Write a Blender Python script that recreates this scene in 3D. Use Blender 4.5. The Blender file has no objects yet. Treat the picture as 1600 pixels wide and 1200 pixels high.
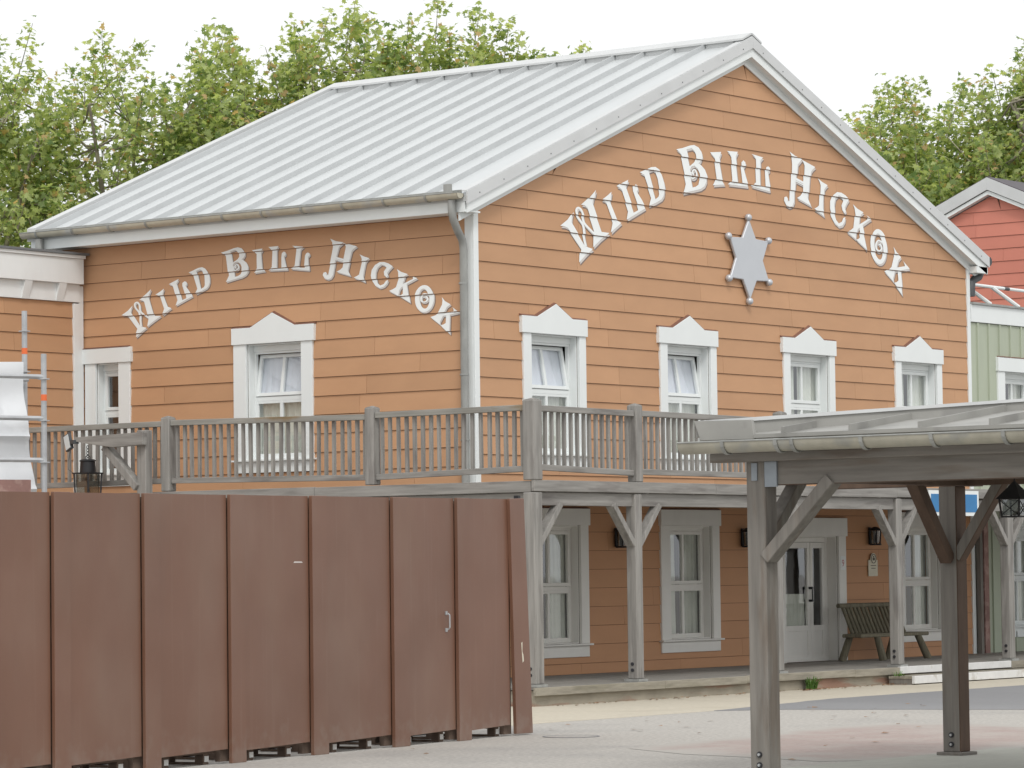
import bpy, bmesh, math, random
import numpy as np
from mathutils import Vector, Matrix
from mathutils.geometry import tessellate_polygon
random.seed(7); RNG = np.random.default_rng(7)
scene = bpy.context.scene

# ------------------------------------------------------------------ camera
cam_d = bpy.data.cameras.new("camera"); cam = bpy.data.objects.new("camera", cam_d)
scene.collection.objects.link(cam)
cam_d.sensor_width = 36.0; cam_d.lens = 5541.0/1600*36.0
cam_d.clip_start = 0.5; cam_d.clip_end = 3000
m3 = Matrix(((0.6032438749, -0.0346991054, -0.7968016061),
             (-0.7974611349, -0.0417143544, -0.6019266160),
             (-0.0123517495, 0.9985268573, -0.0528351168)))
cam.matrix_world = Matrix.Translation((-42.8923, -33.1142, 1.9)) @ m3.to_4x4()
scene.camera = cam
scene.render.resolution_x = 1024; scene.render.resolution_y = 768

# ------------------------------------------------------------------ light
SUN_EL, SUN_AZ = math.radians(50), math.radians(-132)      # azimuth: direction towards the sun, from +X
sv = Vector((math.cos(SUN_EL)*math.cos(SUN_AZ), math.cos(SUN_EL)*math.sin(SUN_AZ), math.sin(SUN_EL)))
world = bpy.data.worlds.new("World"); scene.world = world; world.use_nodes = True
wn = world.node_tree.nodes; wl = world.node_tree.links; wn.clear()
sky = wn.new("ShaderNodeTexSky"); sky.sky_type = 'NISHITA'; sky.sun_disc = False
sky.sun_elevation = SUN_EL; sky.sun_rotation = math.radians(90) - SUN_AZ
sky.air_density = 1.0; sky.dust_density = 6.0; sky.ozone_density = 1.0
hs = wn.new("ShaderNodeHueSaturation"); hs.inputs['Saturation'].default_value = 0.10   # high overcast veil
# a bright cloud deck: even out the clear-sky gradient
mixc = wn.new("ShaderNodeMix"); mixc.data_type = 'RGBA'; mixc.inputs[0].default_value = 0.72
mixc.inputs[7].default_value = (15.1, 15.3, 15.4, 1)
bg = wn.new("ShaderNodeBackground"); bg.inputs['Strength'].default_value = 0.088
wo = wn.new("ShaderNodeOutputWorld")
wl.new(sky.outputs[0], hs.inputs['Color']); wl.new(hs.outputs[0], mixc.inputs[6])
wl.new(mixc.outputs[2], bg.inputs['Color']); wl.new(bg.outputs[0], wo.inputs['Surface'])
sun_d = bpy.data.lights.new("sun", 'SUN'); sun_d.energy = 1.25; sun_d.angle = math.radians(16)
sun_d.color = (1.0, 0.97, 0.93)
sun = bpy.data.objects.new("sun", sun_d); scene.collection.objects.link(sun)
sun.rotation_euler = (-sv).to_track_quat('-Z', 'Y').to_euler()
sun.location = (0, -20, 40)
scene.view_settings.view_transform = 'Standard'; scene.view_settings.look = 'None'
scene.view_settings.exposure = 0.0; scene.view_settings.gamma = 1.0

# ------------------------------------------------------------------ materials
def pmat(name, col, rough=0.7, var=0.10, scale=1.5, stretch=(1, 1, 1), metal=0.0, bump=0.0, spec=0.4,
         col2=None, c2=0.5, scale2=0.5, stretch2=None, island=0.0, w2=0.08):
    m = bpy.data.materials.new(name); m.use_nodes = True
    n, l = m.node_tree.nodes, m.node_tree.links
    b = n['Principled BSDF']; b.inputs['Roughness'].default_value = rough
    b.inputs['Metallic'].default_value = metal; b.inputs['Specular IOR Level'].default_value = spec
    tc = n.new('ShaderNodeTexCoord'); mp = n.new('ShaderNodeMapping'); mp.inputs['Scale'].default_value = stretch
    l.new(tc.outputs['Object'], mp.inputs['Vector'])
    no = n.new('ShaderNodeTexNoise'); no.inputs['Scale'].default_value = scale
    no.inputs['Detail'].default_value = 6; no.inputs['Roughness'].default_value = 0.6
    l.new(mp.outputs[0], no.inputs['Vector'])
    r = n.new('ShaderNodeMapRange'); r.inputs[1].default_value = 0.28; r.inputs[2].default_value = 0.72
    r.inputs[3].default_value = 1-var; r.inputs[4].default_value = 1+var
    l.new(no.outputs['Fac'], r.inputs[0])
    base = n.new('ShaderNodeRGB'); base.outputs[0].default_value = (*col, 1)
    src = base.outputs[0]
    if col2:
        mp2 = n.new('ShaderNodeMapping'); mp2.inputs['Scale'].default_value = stretch2 or stretch
        mp2.inputs['Location'].default_value = (3.1, 7.7, 1.3)
        l.new(tc.outputs['Object'], mp2.inputs['Vector'])
        n2 = n.new('ShaderNodeTexNoise'); n2.inputs['Scale'].default_value = scale2; n2.inputs['Detail'].default_value = 5
        l.new(mp2.outputs[0], n2.inputs['Vector'])
        r2 = n.new('ShaderNodeMapRange'); r2.inputs[1].default_value = c2; r2.inputs[2].default_value = c2+w2
        l.new(n2.outputs['Fac'], r2.inputs[0])
        mx = n.new('ShaderNodeMix'); mx.data_type = 'RGBA'; l.new(r2.outputs[0], mx.inputs[0])
        l.new(src, mx.inputs[6]); mx.inputs[7].default_value = (*col2, 1); src = mx.outputs[2]
    fac = r.outputs[0]
    if island:
        g = n.new('ShaderNodeNewGeometry'); r3 = n.new('ShaderNodeMapRange')
        r3.inputs[3].default_value = 1-island; r3.inputs[4].default_value = 1+island
        l.new(g.outputs['Random Per Island'], r3.inputs[0])
        mu = n.new('ShaderNodeMath'); mu.operation = 'MULTIPLY'
        l.new(fac, mu.inputs[0]); l.new(r3.outputs[0], mu.inputs[1]); fac = mu.outputs[0]
    vm = n.new('ShaderNodeVectorMath'); vm.operation = 'SCALE'
    l.new(src, vm.inputs[0]); l.new(fac, vm.inputs['Scale']); l.new(vm.outputs[0], b.inputs['Base Color'])
    if bump:
        bp = n.new('ShaderNodeBump'); bp.inputs['Strength'].default_value = bump; bp.inputs['Distance'].default_value = 0.02
        l.new(no.outputs['Fac'], bp.inputs['Height']); l.new(bp.outputs[0], b.inputs['Normal'])
    return m

SIDE_C = (0.512, 0.290, 0.160)
M = {}
M['orange'] = pmat('orange_siding', SIDE_C, 0.62, 0.05, 1.1, (1, 1, 2.5), island=0.055, col2=(0.485, 0.268, 0.146), c2=0.55, scale2=0.35, w2=0.2)
M['orange_wing'] = M['orange']
M['orange_low'] = pmat('porchlit_unfaded_orange', (0.50, 0.262, 0.135), 0.62, 0.04, 1.1, (1, 1, 2.5), island=0.03)  # less faded under the balcony, with the porch's warm light tinted in
M['gap'] = pmat('siding_shadow_gap', (0.10, 0.055, 0.035), 0.9)
M['red'] = pmat('red_siding', (0.60, 0.22, 0.16), 0.62, 0.05, 1.1, island=0.04)
M['green'] = pmat('sage_siding', (0.42, 0.46, 0.36), 0.65, 0.06, 1.0, (2, 2, .5), island=0.04)
M['white'] = pmat('white_paint', (0.77, 0.80, 0.795), 0.5, 0.02, 2.0, (1, 1, .5), col2=(0.74, 0.77, 0.76), c2=0.55, scale2=1.2, w2=0.2)
M['white_dirty'] = pmat('aged_white_paint', (0.76, 0.77, 0.76), 0.55, 0.03, 2.0, (2, 2, .8), col2=(0.70, 0.69, 0.67), c2=0.56, scale2=1.0, w2=0.25)
M['white_low'] = pmat('porchlit_aged_white', (0.74, 0.725, 0.685), 0.55, 0.03, 2.0, (2, 2, .8))  # aged white with the warm porch light tinted into it
M['letter'] = pmat('letter_white', (0.82, 0.84, 0.83), 0.5, 0.03, 3)
M['letter_edge'] = pmat('letter_pale_edge', (0.60, 0.56, 0.53), 0.6, 0.03, 3)
M['letter_drop'] = pmat('letter_brown_edge', (0.22, 0.165, 0.14), 0.6, 0.03, 3)
M['brown'] = pmat('redbrown_flashing', (0.20, 0.10, 0.07), 0.5, 0.1, 4)
for ax, st in (('x', (.6, 9, 9)), ('y', (9, .6, 9)), ('z', (9, 9, .6))):
    st2 = tuple(2.2 if s < 1 else 14 for s in st)
    M['wood_'+ax] = pmat('weathered_wood_'+ax, (0.268, 0.257, 0.240), 0.85, 0.26, 1.6, st, bump=0.25,
                         col2=(0.205, 0.192, 0.18), c2=0.53, scale2=0.5, stretch2=st2, w2=0.12, spec=0.2)
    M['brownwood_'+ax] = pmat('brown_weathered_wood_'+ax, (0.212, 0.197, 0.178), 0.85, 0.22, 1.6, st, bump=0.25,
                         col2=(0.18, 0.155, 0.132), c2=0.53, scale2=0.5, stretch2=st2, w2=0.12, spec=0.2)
M['shade_brown'] = pmat('shade_brown_wood', (0.105, 0.068, 0.048), 0.8, 0.25, 1.6, (4, 4, 1), bump=.2)  # dark brown carrying the shade on the shelter's turned-away faces
M['rail_y'] = pmat('mossy_rail_wood', (0.27, 0.26, 0.235), 0.85, 0.25, 1.6, (9, .6, 9), bump=0.25,
                   col2=(0.22, 0.165, 0.10), c2=0.60, scale2=0.6, stretch2=(4, 1.2, 4), w2=0.1, spec=0.2)
M['deckedge'] = pmat('lichened_deck_edge', (0.29, 0.265, 0.215), 0.9, 0.28, 2.4, (.8, 6, 6), bump=.3, col2=(0.24, 0.22, 0.17), c2=0.52, scale2=1.3, w2=.12)
M['roofmetal'] = pmat('roof_sheet_metal', (0.585, 0.605, 0.61), 0.42, 0.04, .8, (.4, 2, 1), metal=0.15, col2=(0.56, 0.58, 0.585), c2=0.55, scale2=0.5, w2=.2)
M['seammetal'] = pmat('shaded_seam_metal', (0.49, 0.505, 0.51), 0.45, 0.06, 2, metal=0.15)  # darker than the pans: shade of the rib sides put into the colour
M['roofmetal2'] = pmat('greyed_sheet_metal', (0.33, 0.325, 0.305), 0.55, 0.12, 1.8, metal=0.2, col2=(0.27, 0.265, 0.25), c2=0.55, scale2=2.5, w2=.1)
M['flash'] = pmat('flashing_metal', (0.60, 0.61, 0.61), 0.45, 0.06, 1.5, metal=0.2)
M['zinc'] = pmat('stained_zinc', (0.50, 0.47, 0.38), 0.5, 0.12, 2.2, (2, 2, 2), metal=0.15, col2=(0.46, 0.46, 0.43), c2=0.55, scale2=1.2, w2=.1)
M['zinc2'] = pmat('dirty_zinc', (0.40, 0.38, 0.315), 0.5, 0.14, 2.2, (2, 2, 2), metal=0.15, col2=(0.34, 0.335, 0.30), c2=0.52, scale2=1.6, w2=.1)
M['zincgrey'] = pmat('grey_zinc', (0.33, 0.335, 0.32), 0.5, 0.22, 3, (2, 2, .6), metal=0.3)
M['darkmetal'] = pmat('dark_metal', (0.07, 0.075, 0.08), 0.5, 0.15, 5)
M['black'] = pmat('black_iron', (0.018, 0.018, 0.02), 0.5, 0.2, 6)
M['slate'] = pmat('dark_roof', (0.085, 0.075, 0.085), 0.6, 0.15, 4)
M['coping'] = pmat('grey_coping', (0.16, 0.165, 0.17), 0.6, 0.1, 3)
M['fence'] = pmat('brown_hoarding_paint', (0.168, 0.083, 0.053), 0.42, 0.09, .8, (1, 1, .6), col2=(0.190, 0.110, 0.076), c2=0.46, scale2=1.1, stretch2=(1, 1, .55), w2=.30, spec=.5, island=.04)  # pale clouds in the brown stand in for the panels' soft sheen
def weather(m):                                          # rain streaks, splashed mud low down, scuffs
    n, l = m.node_tree.nodes, m.node_tree.links; b = n['Principled BSDF']
    src = b.inputs['Base Color'].links[0].from_socket
    g = n.new('ShaderNodeNewGeometry'); mp = n.new('ShaderNodeMapping'); mp.inputs['Scale'].default_value = (14, 14, .5)
    l.new(g.outputs['Position'], mp.inputs[0]); st = n.new('ShaderNodeTexNoise'); st.inputs['Scale'].default_value = 1.0; st.inputs['Detail'].default_value = 3
    l.new(mp.outputs[0], st.inputs[0]); r = n.new('ShaderNodeMapRange'); r.inputs[1].default_value = .60; r.inputs[2].default_value = .78; r.inputs[4].default_value = .16
    l.new(st.outputs[0], r.inputs[0]); m1 = n.new('ShaderNodeMix'); m1.data_type = 'RGBA'; l.new(r.outputs[0], m1.inputs[0]); l.new(src, m1.inputs[6]); m1.inputs[7].default_value = (.27, .19, .15, 1)
    sx = n.new('ShaderNodeSeparateXYZ'); l.new(g.outputs['Position'], sx.inputs[0])
    sp = n.new('ShaderNodeTexNoise'); sp.inputs['Scale'].default_value = 7; sp.inputs['Detail'].default_value = 5; l.new(g.outputs['Position'], sp.inputs[0])
    z = n.new('ShaderNodeMapRange'); z.inputs[1].default_value = .0; z.inputs[2].default_value = .55; z.inputs[3].default_value = .72; z.inputs[4].default_value = .25; l.new(sx.outputs[2], z.inputs[0])
    mu = n.new('ShaderNodeMath'); mu.operation = 'MULTIPLY'; l.new(sp.outputs[0], mu.inputs[0]); l.new(z.outputs[0], mu.inputs[1])
    r2 = n.new('ShaderNodeMapRange'); r2.inputs[1].default_value = .24; r2.inputs[2].default_value = .40; r2.inputs[4].default_value = .35; l.new(mu.outputs[0], r2.inputs[0])
    m2 = n.new('ShaderNodeMix'); m2.data_type = 'RGBA'; l.new(r2.outputs[0], m2.inputs[0]); l.new(m1.outputs[2], m2.inputs[6]); m2.inputs[7].default_value = (.24, .19, .155, 1)
    l.new(m2.outputs[2], b.inputs['Base Color'])
    w = n.new('ShaderNodeTexNoise'); w.inputs['Scale'].default_value = .9; w.inputs['Detail'].default_value = 1; l.new(g.outputs['Position'], w.inputs[0])
    bp = n.new('ShaderNodeBump'); bp.inputs['Strength'].default_value = .55; bp.inputs['Distance'].default_value = .08; l.new(w.outputs[0], bp.inputs['Height']); l.new(bp.outputs[0], b.inputs['Normal'])
weather(M['fence'])
M['pallet'] = pmat('pallet_wood', (0.12, 0.085, 0.065), 0.9, 0.3, 5)
M['paper'] = pmat('paper_label', (0.62, 0.62, 0.6), 0.8, 0.05, 8)
M['star'] = pmat('silver_paint', (0.54, 0.56, 0.59), 0.38, 0.03, 2, metal=0.35)
M['sheet'] = pmat('white_sheeting', (0.70, 0.72, 0.74), 0.55, 0.07, 1.4, bump=.3, col2=(0.62, 0.64, 0.66), c2=.52, scale2=1.5, w2=.06)
M['tube'] = pmat('galvanised_tube', (0.44, 0.45, 0.46), 0.45, 0.14, 6, metal=.4)
M['lens'] = pmat('frosted_lens', (.62, .68, .70), .3, .05, 6)
M['orangetape'] = pmat('orange_band', (0.75, 0.16, 0.05), 0.6)
M['toeboard'] = pmat('reddish_board', (0.26, 0.15, 0.13), 0.8, 0.2, 4, col2=(0.34, 0.22, .19), c2=.5, scale2=6)
M['curtain'] = pmat('curtain_cloth', (0.64, 0.67, 0.73), 0.9, 0.05, 3)
M['curtain_dim'] = pmat('curtain_cloth_dim', (0.66, 0.68, 0.61), 0.9, 0.10, 3)
M['inside'] = pmat('dark_interior', (0.05, 0.045, 0.04), 0.9)
M['inside_warm'] = pmat('reddish_interior', (0.16, 0.085, 0.06), 0.9)
M['bench'] = pmat('bench_logs', (0.15, 0.135, 0.095), 0.9, 0.35, 5, (6, 6, .8), bump=.4, island=.25)
M['plaque'] = pmat('cream_plaque', (0.68, 0.64, 0.52), 0.7, 0.08, 9)
M['ink'] = pmat('faded_ink', (0.12, 0.11, 0.09), 0.8)
M['pink'] = pmat('pink_print', (0.50, 0.18, 0.20), 0.8)
M['redsign'] = pmat('red_sign_face', (0.50, 0.035, 0.09), 0.5)
M['bluesign'] = pmat('blue_sign_face', (0.035, 0.19, 0.42), 0.5)
M['bark'] = pmat('plane_bark', (0.20, 0.18, 0.14), 0.9, 0.3, 3, col2=(.32, .30, .22), c2=.5, scale2=2)
M['weed'] = pmat('weed_leaves', (0.10, 0.20, 0.035), 0.7, 0.3, 9, island=.3)
M['litter'] = pmat('dead_leaves', (0.22, 0.12, 0.06), 0.9, 0.3, 9, island=.4)
M['masonry'] = pmat('old_masonry', (0.30, 0.27, 0.215), 0.9, 0.22, 1.8, (1, 1, 2.5), bump=.5, col2=(0.27, 0.165, 0.12), c2=0.55, scale2=0.9, stretch2=(.5, .5, 3), w2=.06)
M['planks'] = pmat('porch_planks', (0.235, 0.222, 0.20), 0.85, 0.22, 1.5, (.6, 7, 7), bump=.2)
M['steppaint'] = pmat('step_white_paint', (0.66, 0.66, 0.65), 0.6, 0.08, 4, col2=(.52, .5, .46), c2=.6, scale2=4, w2=.08)
M['bolt'] = pmat('bolt_steel', (0.045, 0.045, 0.05), 0.5, metal=.4)
M['plate'] = pmat('bluish_plate', (0.28, 0.31, 0.34), 0.45, 0.1, 5, metal=.4)

def glass_mat(name, tint, base_refl=0.16):
    m = bpy.data.materials.new(name); m.use_nodes = True
    n, l = m.node_tree.nodes, m.node_tree.links; n.clear()
    o = n.new('ShaderNodeOutputMaterial'); t = n.new('ShaderNodeBsdfTransparent'); t.inputs[0].default_value = (*tint, 1)
    g = n.new('ShaderNodeBsdfGlossy'); g.inputs['Roughness'].default_value = 0.02; g.inputs[0].default_value = (.95, .97, 1, 1)
    lw = n.new('ShaderNodeLayerWeight'); lw.inputs[0].default_value = .5
    pw = n.new('ShaderNodeMath'); pw.operation = 'POWER'; pw.inputs[1].default_value = 4; l.new(lw.outputs['Facing'], pw.inputs[0])
    ad = n.new('ShaderNodeMath'); ad.operation = 'MULTIPLY_ADD'; ad.inputs[1].default_value = .85; ad.inputs[2].default_value = base_refl
    no = n.new('ShaderNodeTexNoise'); no.inputs['Scale'].default_value = 1.5
    tc = n.new('ShaderNodeTexCoord'); l.new(tc.outputs['Object'], no.inputs[0])
    bp = n.new('ShaderNodeBump'); bp.inputs['Strength'].default_value = .05; bp.inputs['Distance'].default_value = .02
    l.new(no.outputs[0], bp.inputs['Height']); l.new(bp.outputs[0], g.inputs['Normal'])
    mx = n.new('ShaderNodeMixShader')
    l.new(pw.outputs[0], ad.inputs[0]); l.new(ad.outputs[0], mx.inputs[0]); l.new(t.outputs[0], mx.inputs[1]); l.new(g.outputs[0], mx.inputs[2])
    l.new(mx.outputs[0], o.inputs[0]); return m
M['glass'] = glass_mat('window_glass', (.98, .99, .99), .15)
M['lampglass'] = glass_mat('lantern_glass', (.5, .52, .5), .12)

def leaf_mat(name, a, b, c, tr):
    m = bpy.data.materials.new(name); m.use_nodes = True
    n, l = m.node_tree.nodes, m.node_tree.links; n.clear()
    o = n.new('ShaderNodeOutputMaterial'); g = n.new('ShaderNodeNewGeometry')
    cr = n.new('ShaderNodeValToRGB'); e = cr.color_ramp.elements
    e[0].position = 0; e[0].color = (*a, 1); e[1].position = .62; e[1].color = (*b, 1)
    x = e.new(.93); x.color = (*b, 1); y = e.new(.955); y.color = (*c, 1)
    l.new(g.outputs['Random Per Island'], cr.inputs[0])
    d = n.new('ShaderNodeBsdfPrincipled'); d.inputs['Roughness'].default_value = .55; d.inputs['Specular IOR Level'].default_value = .35
    t = n.new('ShaderNodeBsdfTranslucent'); mx = n.new('ShaderNodeMixShader'); mx.inputs[0].default_value = tr
    l.new(cr.outputs[0], d.inputs['Base Color'])
    gm = n.new('ShaderNodeVectorMath'); gm.operation = 'MULTIPLY'; gm.inputs[1].default_value = (1.35, 1.35, .8)
    l.new(cr.outputs[0], gm.inputs[0]); l.new(gm.outputs[0], t.inputs[0])
    l.new(d.outputs[0], mx.inputs[1]); l.new(t.outputs[0], mx.inputs[2]); l.new(mx.outputs[0], o.inputs[0]); return m
M['leaf'] = leaf_mat('plane_leaves', (.15, .235, .085), (.50, .565, .265), (.58, .42, .23), .55)

# ------------------------------------------------------------------ mesh builder
class Frame:
    def __init__(s, O, U, N): s.O, s.U, s.N = Vector(O), Vector(U), Vector(N)
    def __call__(s, u, d, z): return s.O + s.U*u + s.N*d + Vector((0, 0, z))
XY = Frame((0, 0, 0), (1, 0, 0), (0, 1, 0))            # u=x, d=y
GF = Frame((0, 0, 0), (1, 0, 0), (0, -1, 0))           # gable front: u=x, d towards the street (-y)
SF = Frame((0, 0, 0), (0, 1, 0), (-1, 0, 0))           # side front: u=y, d towards -x

class MB:
    def __init__(s, F=XY, xf=None): s.F = F; s.xf = xf; s.v = []; s.f = []; s.mi = []; s.m = 0
    def P(s, u, d, z):
        if s.xf: u, d, z = s.xf(u, d, z)
        return s.F(u, d, z)
    def add(s, pts, faces):
        b = len(s.v); s.v += [tuple(p) for p in pts]
        for f in faces: s.f.append([b+i for i in f]); s.mi.append(s.m)
        return s
    def box(s, u0, u1, d0, d1, z0, z1):
        p = [s.P(u, d, z) for z in (z0, z1) for d in (d0, d1) for u in (u0, u1)]
        return s.add(p, [(0, 1, 3, 2), (4, 6, 7, 5), (0, 4, 5, 1), (2, 3, 7, 6), (0, 2, 6, 4), (1, 5, 7, 3)])
    def quad(s, u0, u1, d, z0, z1): return s.add([s.P(u0, d, z0), s.P(u1, d, z0), s.P(u1, d, z1), s.P(u0, d, z1)], [(0, 1, 2, 3)])
    def prism(s, poly, d0, d1):                        # poly in (u,z)
        n = len(poly)
        a = [s.P(u, d0, z) for u, z in poly]; b = [s.P(u, d1, z) for u, z in poly]
        tri = tessellate_polygon([[Vector((u, z, 0)) for u, z in poly]])
        return s.add(a+b, [tuple(t) for t in tri] + [tuple(n+i for i in t)[::-1] for t in tri]
                     + [(i, (i+1) % n, n+(i+1) % n, n+i) for i in range(n)])
    def hexa(s, p8): return s.add(p8, [(0, 1, 3, 2), (4, 6, 7, 5), (0, 4, 5, 1), (2, 3, 7, 6), (0, 2, 6, 4), (1, 5, 7, 3)])
    def beam(s, a, b, w, h, up=(0, 0, 1), taper=1.0):
        a, b = s.P(*a), s.P(*b); t = (b-a).normalized(); up = Vector(up)
        sd = t.cross(up)
        if sd.length < 1e-4: sd = t.cross(Vector((1, 0, 0)))
        sd.normalize(); u2 = sd.cross(t).normalized()
        p = []
        for c, k in ((a, 1), (b, taper)):
            for q in (-1, 1):
                for r in (-1, 1): p.append(c + sd*(r*w/2*k) + u2*(q*h/2*k))
        return s.hexa(p)
    def tube(s, pts, r, n=8, cap=True):
        P = [s.P(*p) for p in pts]; rs = r if isinstance(r, (list, tuple)) else [r]*len(P)
        rings = []; prev = None
        for i, c in enumerate(P):
            t = (P[min(i+1, len(P)-1)] - P[max(i-1, 0)]).normalized()
            if prev is None:
                a = t.cross(Vector((0, 0, 1)));
                if a.length < 1e-3: a = t.cross(Vector((1, 0, 0)))
            else: a = prev - t*prev.dot(t)
            a.normalize(); prev = a; b = t.cross(a)
            rings.append([c + (a*math.cos(2*math.pi*k/n) + b*math.sin(2*math.pi*k/n))*rs[i] for k in range(n)])
        v = [q for r_ in rings for q in r_]; f = []
        for i in range(len(P)-1):
            for k in range(n): f.append((i*n+k, i*n+(k+1) % n, (i+1)*n+(k+1) % n, (i+1)*n+k))
        if cap: f += [tuple(range(n)), tuple((len(P)-1)*n+k for k in range(n))]
        return s.add(v, f)
    def lathe(s, c, prof, n=16):                       # prof (r,z) about vertical axis
        v = []; f = []
        for r, z in prof:
            for k in range(n):
                a = 2*math.pi*k/n; v.append(s.P(c[0]+r*math.cos(a), c[1]+r*math.sin(a), c[2]+z))
        for i in range(len(prof)-1):
            for k in range(n): f.append((i*n+k, i*n+(k+1) % n, (i+1)*n+(k+1) % n, (i+1)*n+k))
        f += [tuple(range(n)), tuple((len(prof)-1)*n+k for k in range(n))]
        return s.add(v, f)
    def ball(s, c, r, n=14, m=9):
        return s.lathe(c, [(max(1e-4, r*math.sin(math.pi*i/m)), -r*math.cos(math.pi*i/m)) for i in range(m+1)], n)
    def build(s, name, mat, parent=None, origin=None, smooth=False, bevel=0.0, **tags):
        me = bpy.data.meshes.new(name)
        off = Vector((0, 0, 0))
        if parent is not None: off = Vector(parent['_w'])
        elif origin is not None: off = Vector(origin)
        me.from_pydata([(a-off[0], b-off[1], c-off[2]) for a, b, c in s.v], [], s.f)
        mats = mat if isinstance(mat, list) else [mat]
        for mm in mats: me.materials.append(M[mm] if isinstance(mm, str) else mm)
        me.polygons.foreach_set('material_index', s.mi)
        bm = bmesh.new(); bm.from_mesh(me); bmesh.ops.recalc_face_normals(bm, faces=bm.faces); bm.to_mesh(me); bm.free()
        o = bpy.data.objects.new(name, me); scene.collection.objects.link(o)
        if smooth:
            for p in me.polygons: p.use_smooth = True
            me.set_sharp_from_angle(angle=math.radians(40))
        if parent is not None: o.parent = parent; o['_w'] = tuple(off)
        else: o.location = off; o['_w'] = tuple(off)
        if bevel:
            b = o.modifiers.new('b', 'BEVEL'); b.width = bevel; b.segments = 1; b.limit_method = 'ANGLE'
        for k, v in tags.items(): o[k] = v
        return o

def thing(name, loc, label, category, group=None):
    o = bpy.data.objects.new(name, None); scene.collection.objects.link(o); o.location = loc
    o.empty_display_size = .1; o['_w'] = tuple(loc); o['label'] = label; o['category'] = category
    if group: o['group'] = group
    return o

# ------------------------------------------------------------------ ground
def sheet(name, poly, z, mat):
    n = len(poly); me = bpy.data.meshes.new(name)
    me.from_pydata([(x, y, z) for x, y in poly]+[(x, y, z-.03) for x, y in poly], [], [tuple(range(n))]+[(i, (i+1) % n, n+(i+1) % n, n+i) for i in range(n)])
    me.materials.append(M[mat]); o = bpy.data.objects.new(name, me); scene.collection.objects.link(o)
    o['kind'] = 'structure'; return o
M['concrete'] = pmat('pale_aggregate_concrete', (0.41, 0.39, 0.36), 0.9, 0.24, 18, bump=.4, col2=(0.345, 0.33, 0.31), c2=.5, scale2=.45, w2=.2)
M['sand'] = pmat('sandy_paving', (0.50, 0.455, 0.37), 0.9, 0.10, 12, bump=.2, col2=(0.46, 0.415, 0.335), c2=.52, scale2=.8, w2=.2)
M['asphalt'] = pmat('weathered_asphalt', (0.215, 0.215, 0.22), 0.9, 0.06, 12, bump=.1, col2=(0.24, 0.24, 0.245), c2=.5, scale2=.25, stretch2=(1, .4, 1), w2=.2)
M['redpave'] = pmat('faded_red_paving', (0.36, 0.29, 0.265), 0.9, 0.12, 14, col2=(0.40, 0.355, 0.325), c2=.48, scale2=.8, w2=.25)
M['slab'] = pmat('greenish_slab', (0.40, 0.40, 0.355), 0.9, 0.10, 2, (1, 8, 1))
sheet('ground', [(-600, -600), (600, -600), (600, 600), (-600, 600)], 0, 'concrete')
def soft(m, other):                                       # worn-out border: fades into the surrounding paving
    n, l = m.node_tree.nodes, m.node_tree.links; b = n['Principled BSDF']; src = b.inputs['Base Color'].links[0].from_socket
    at = n.new('ShaderNodeAttribute'); at.attribute_name = 'wear'; no = n.new('ShaderNodeTexNoise'); no.inputs['Scale'].default_value = 2.2; no.inputs['Detail'].default_value = 8
    g = n.new('ShaderNodeNewGeometry'); l.new(g.outputs['Position'], no.inputs[0])
    ad = n.new('ShaderNodeMath'); ad.operation = 'ADD'; l.new(at.outputs['Fac'], ad.inputs[0]); l.new(no.outputs[0], ad.inputs[1])
    r = n.new('ShaderNodeMapRange'); r.inputs[1].default_value = .58; r.inputs[2].default_value = 1.15; l.new(ad.outputs[0], r.inputs[0])
    mx = n.new('ShaderNodeMix'); mx.data_type = 'RGBA'; l.new(r.outputs[0], mx.inputs[0]); mx.inputs[6].default_value = (*other, 1); l.new(src, mx.inputs[7]); l.new(mx.outputs[2], b.inputs['Base Color'])
def jag(pts, step=.45, amp=.035):                       # slightly uneven edges
    out = []; n = len(pts)
    for i in range(n):
        a = Vector(pts[i]); b = Vector(pts[(i+1) % n]); L = (b-a).length; k = max(1, min(60, int(L/step)))
        for j in range(k):
            p = a.lerp(b, j/k); out.append((p.x+random.uniform(-amp, amp)*(j > 0), p.y+random.uniform(-amp, amp)*(j > 0)))
    return out
sheet('sandy_path', jag([(-9.5, -2.9), (-9.5, -6.75), (-7.1, -6.53), (-3.2, -6.45), (1.05, -5.67), (6.9, -5.57), (24, -5.4), (24, -2.9)]), .004, 'sand')
sheet('asphalt_road', jag([(-3.22, -6.47), (-2.55, -7.1), (-1.45, -10.2), (1.6, -18), (40, -18), (40, -5.42), (24, -5.42), (6.9, -5.59), (1.05, -5.69)]), .008, 'asphalt')
soft(M['redpave'], (.40, .38, .35))
rp = [(-11.9, -11.2), (-10.43, -10.95), (-8.59, -10.8), (-6.85, -10.4), (-5.6, -10.7), (-5.2, -11.68), (-5.8, -13.1), (-8, -15.0), (-10.14, -15.0), (-11.1, -15.01), (-12.6, -15.0), (-13.2, -14.4), (-12.9, -13.6), (-12.6, -12.39)]
cx_, cy_ = -9.3, -12.9; vs = []; fs = []; n = len(rp)
for f_ in (1.0, .82, .6): vs += [(cx_+(x-cx_)*f_, cy_+(y-cy_)*f_, .003) for x, y in rp]
for k in range(2):
    for i in range(n): fs.append((k*n+i, k*n+(i+1) % n, (k+1)*n+(i+1) % n, (k+1)*n+i))
fs.append(tuple(range(2*n, 3*n)))
me = bpy.data.meshes.new('red_paving'); me.from_pydata(vs, [], fs); me.materials.append(M['redpave'])
at = me.attributes.new('wear', 'FLOAT', 'POINT'); at.data.foreach_set('value', [0.0]*n+[.45]*n+[.62]*n)
o = bpy.data.objects.new('red_paving', me); scene.collection.objects.link(o); o['kind'] = 'structure'
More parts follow.
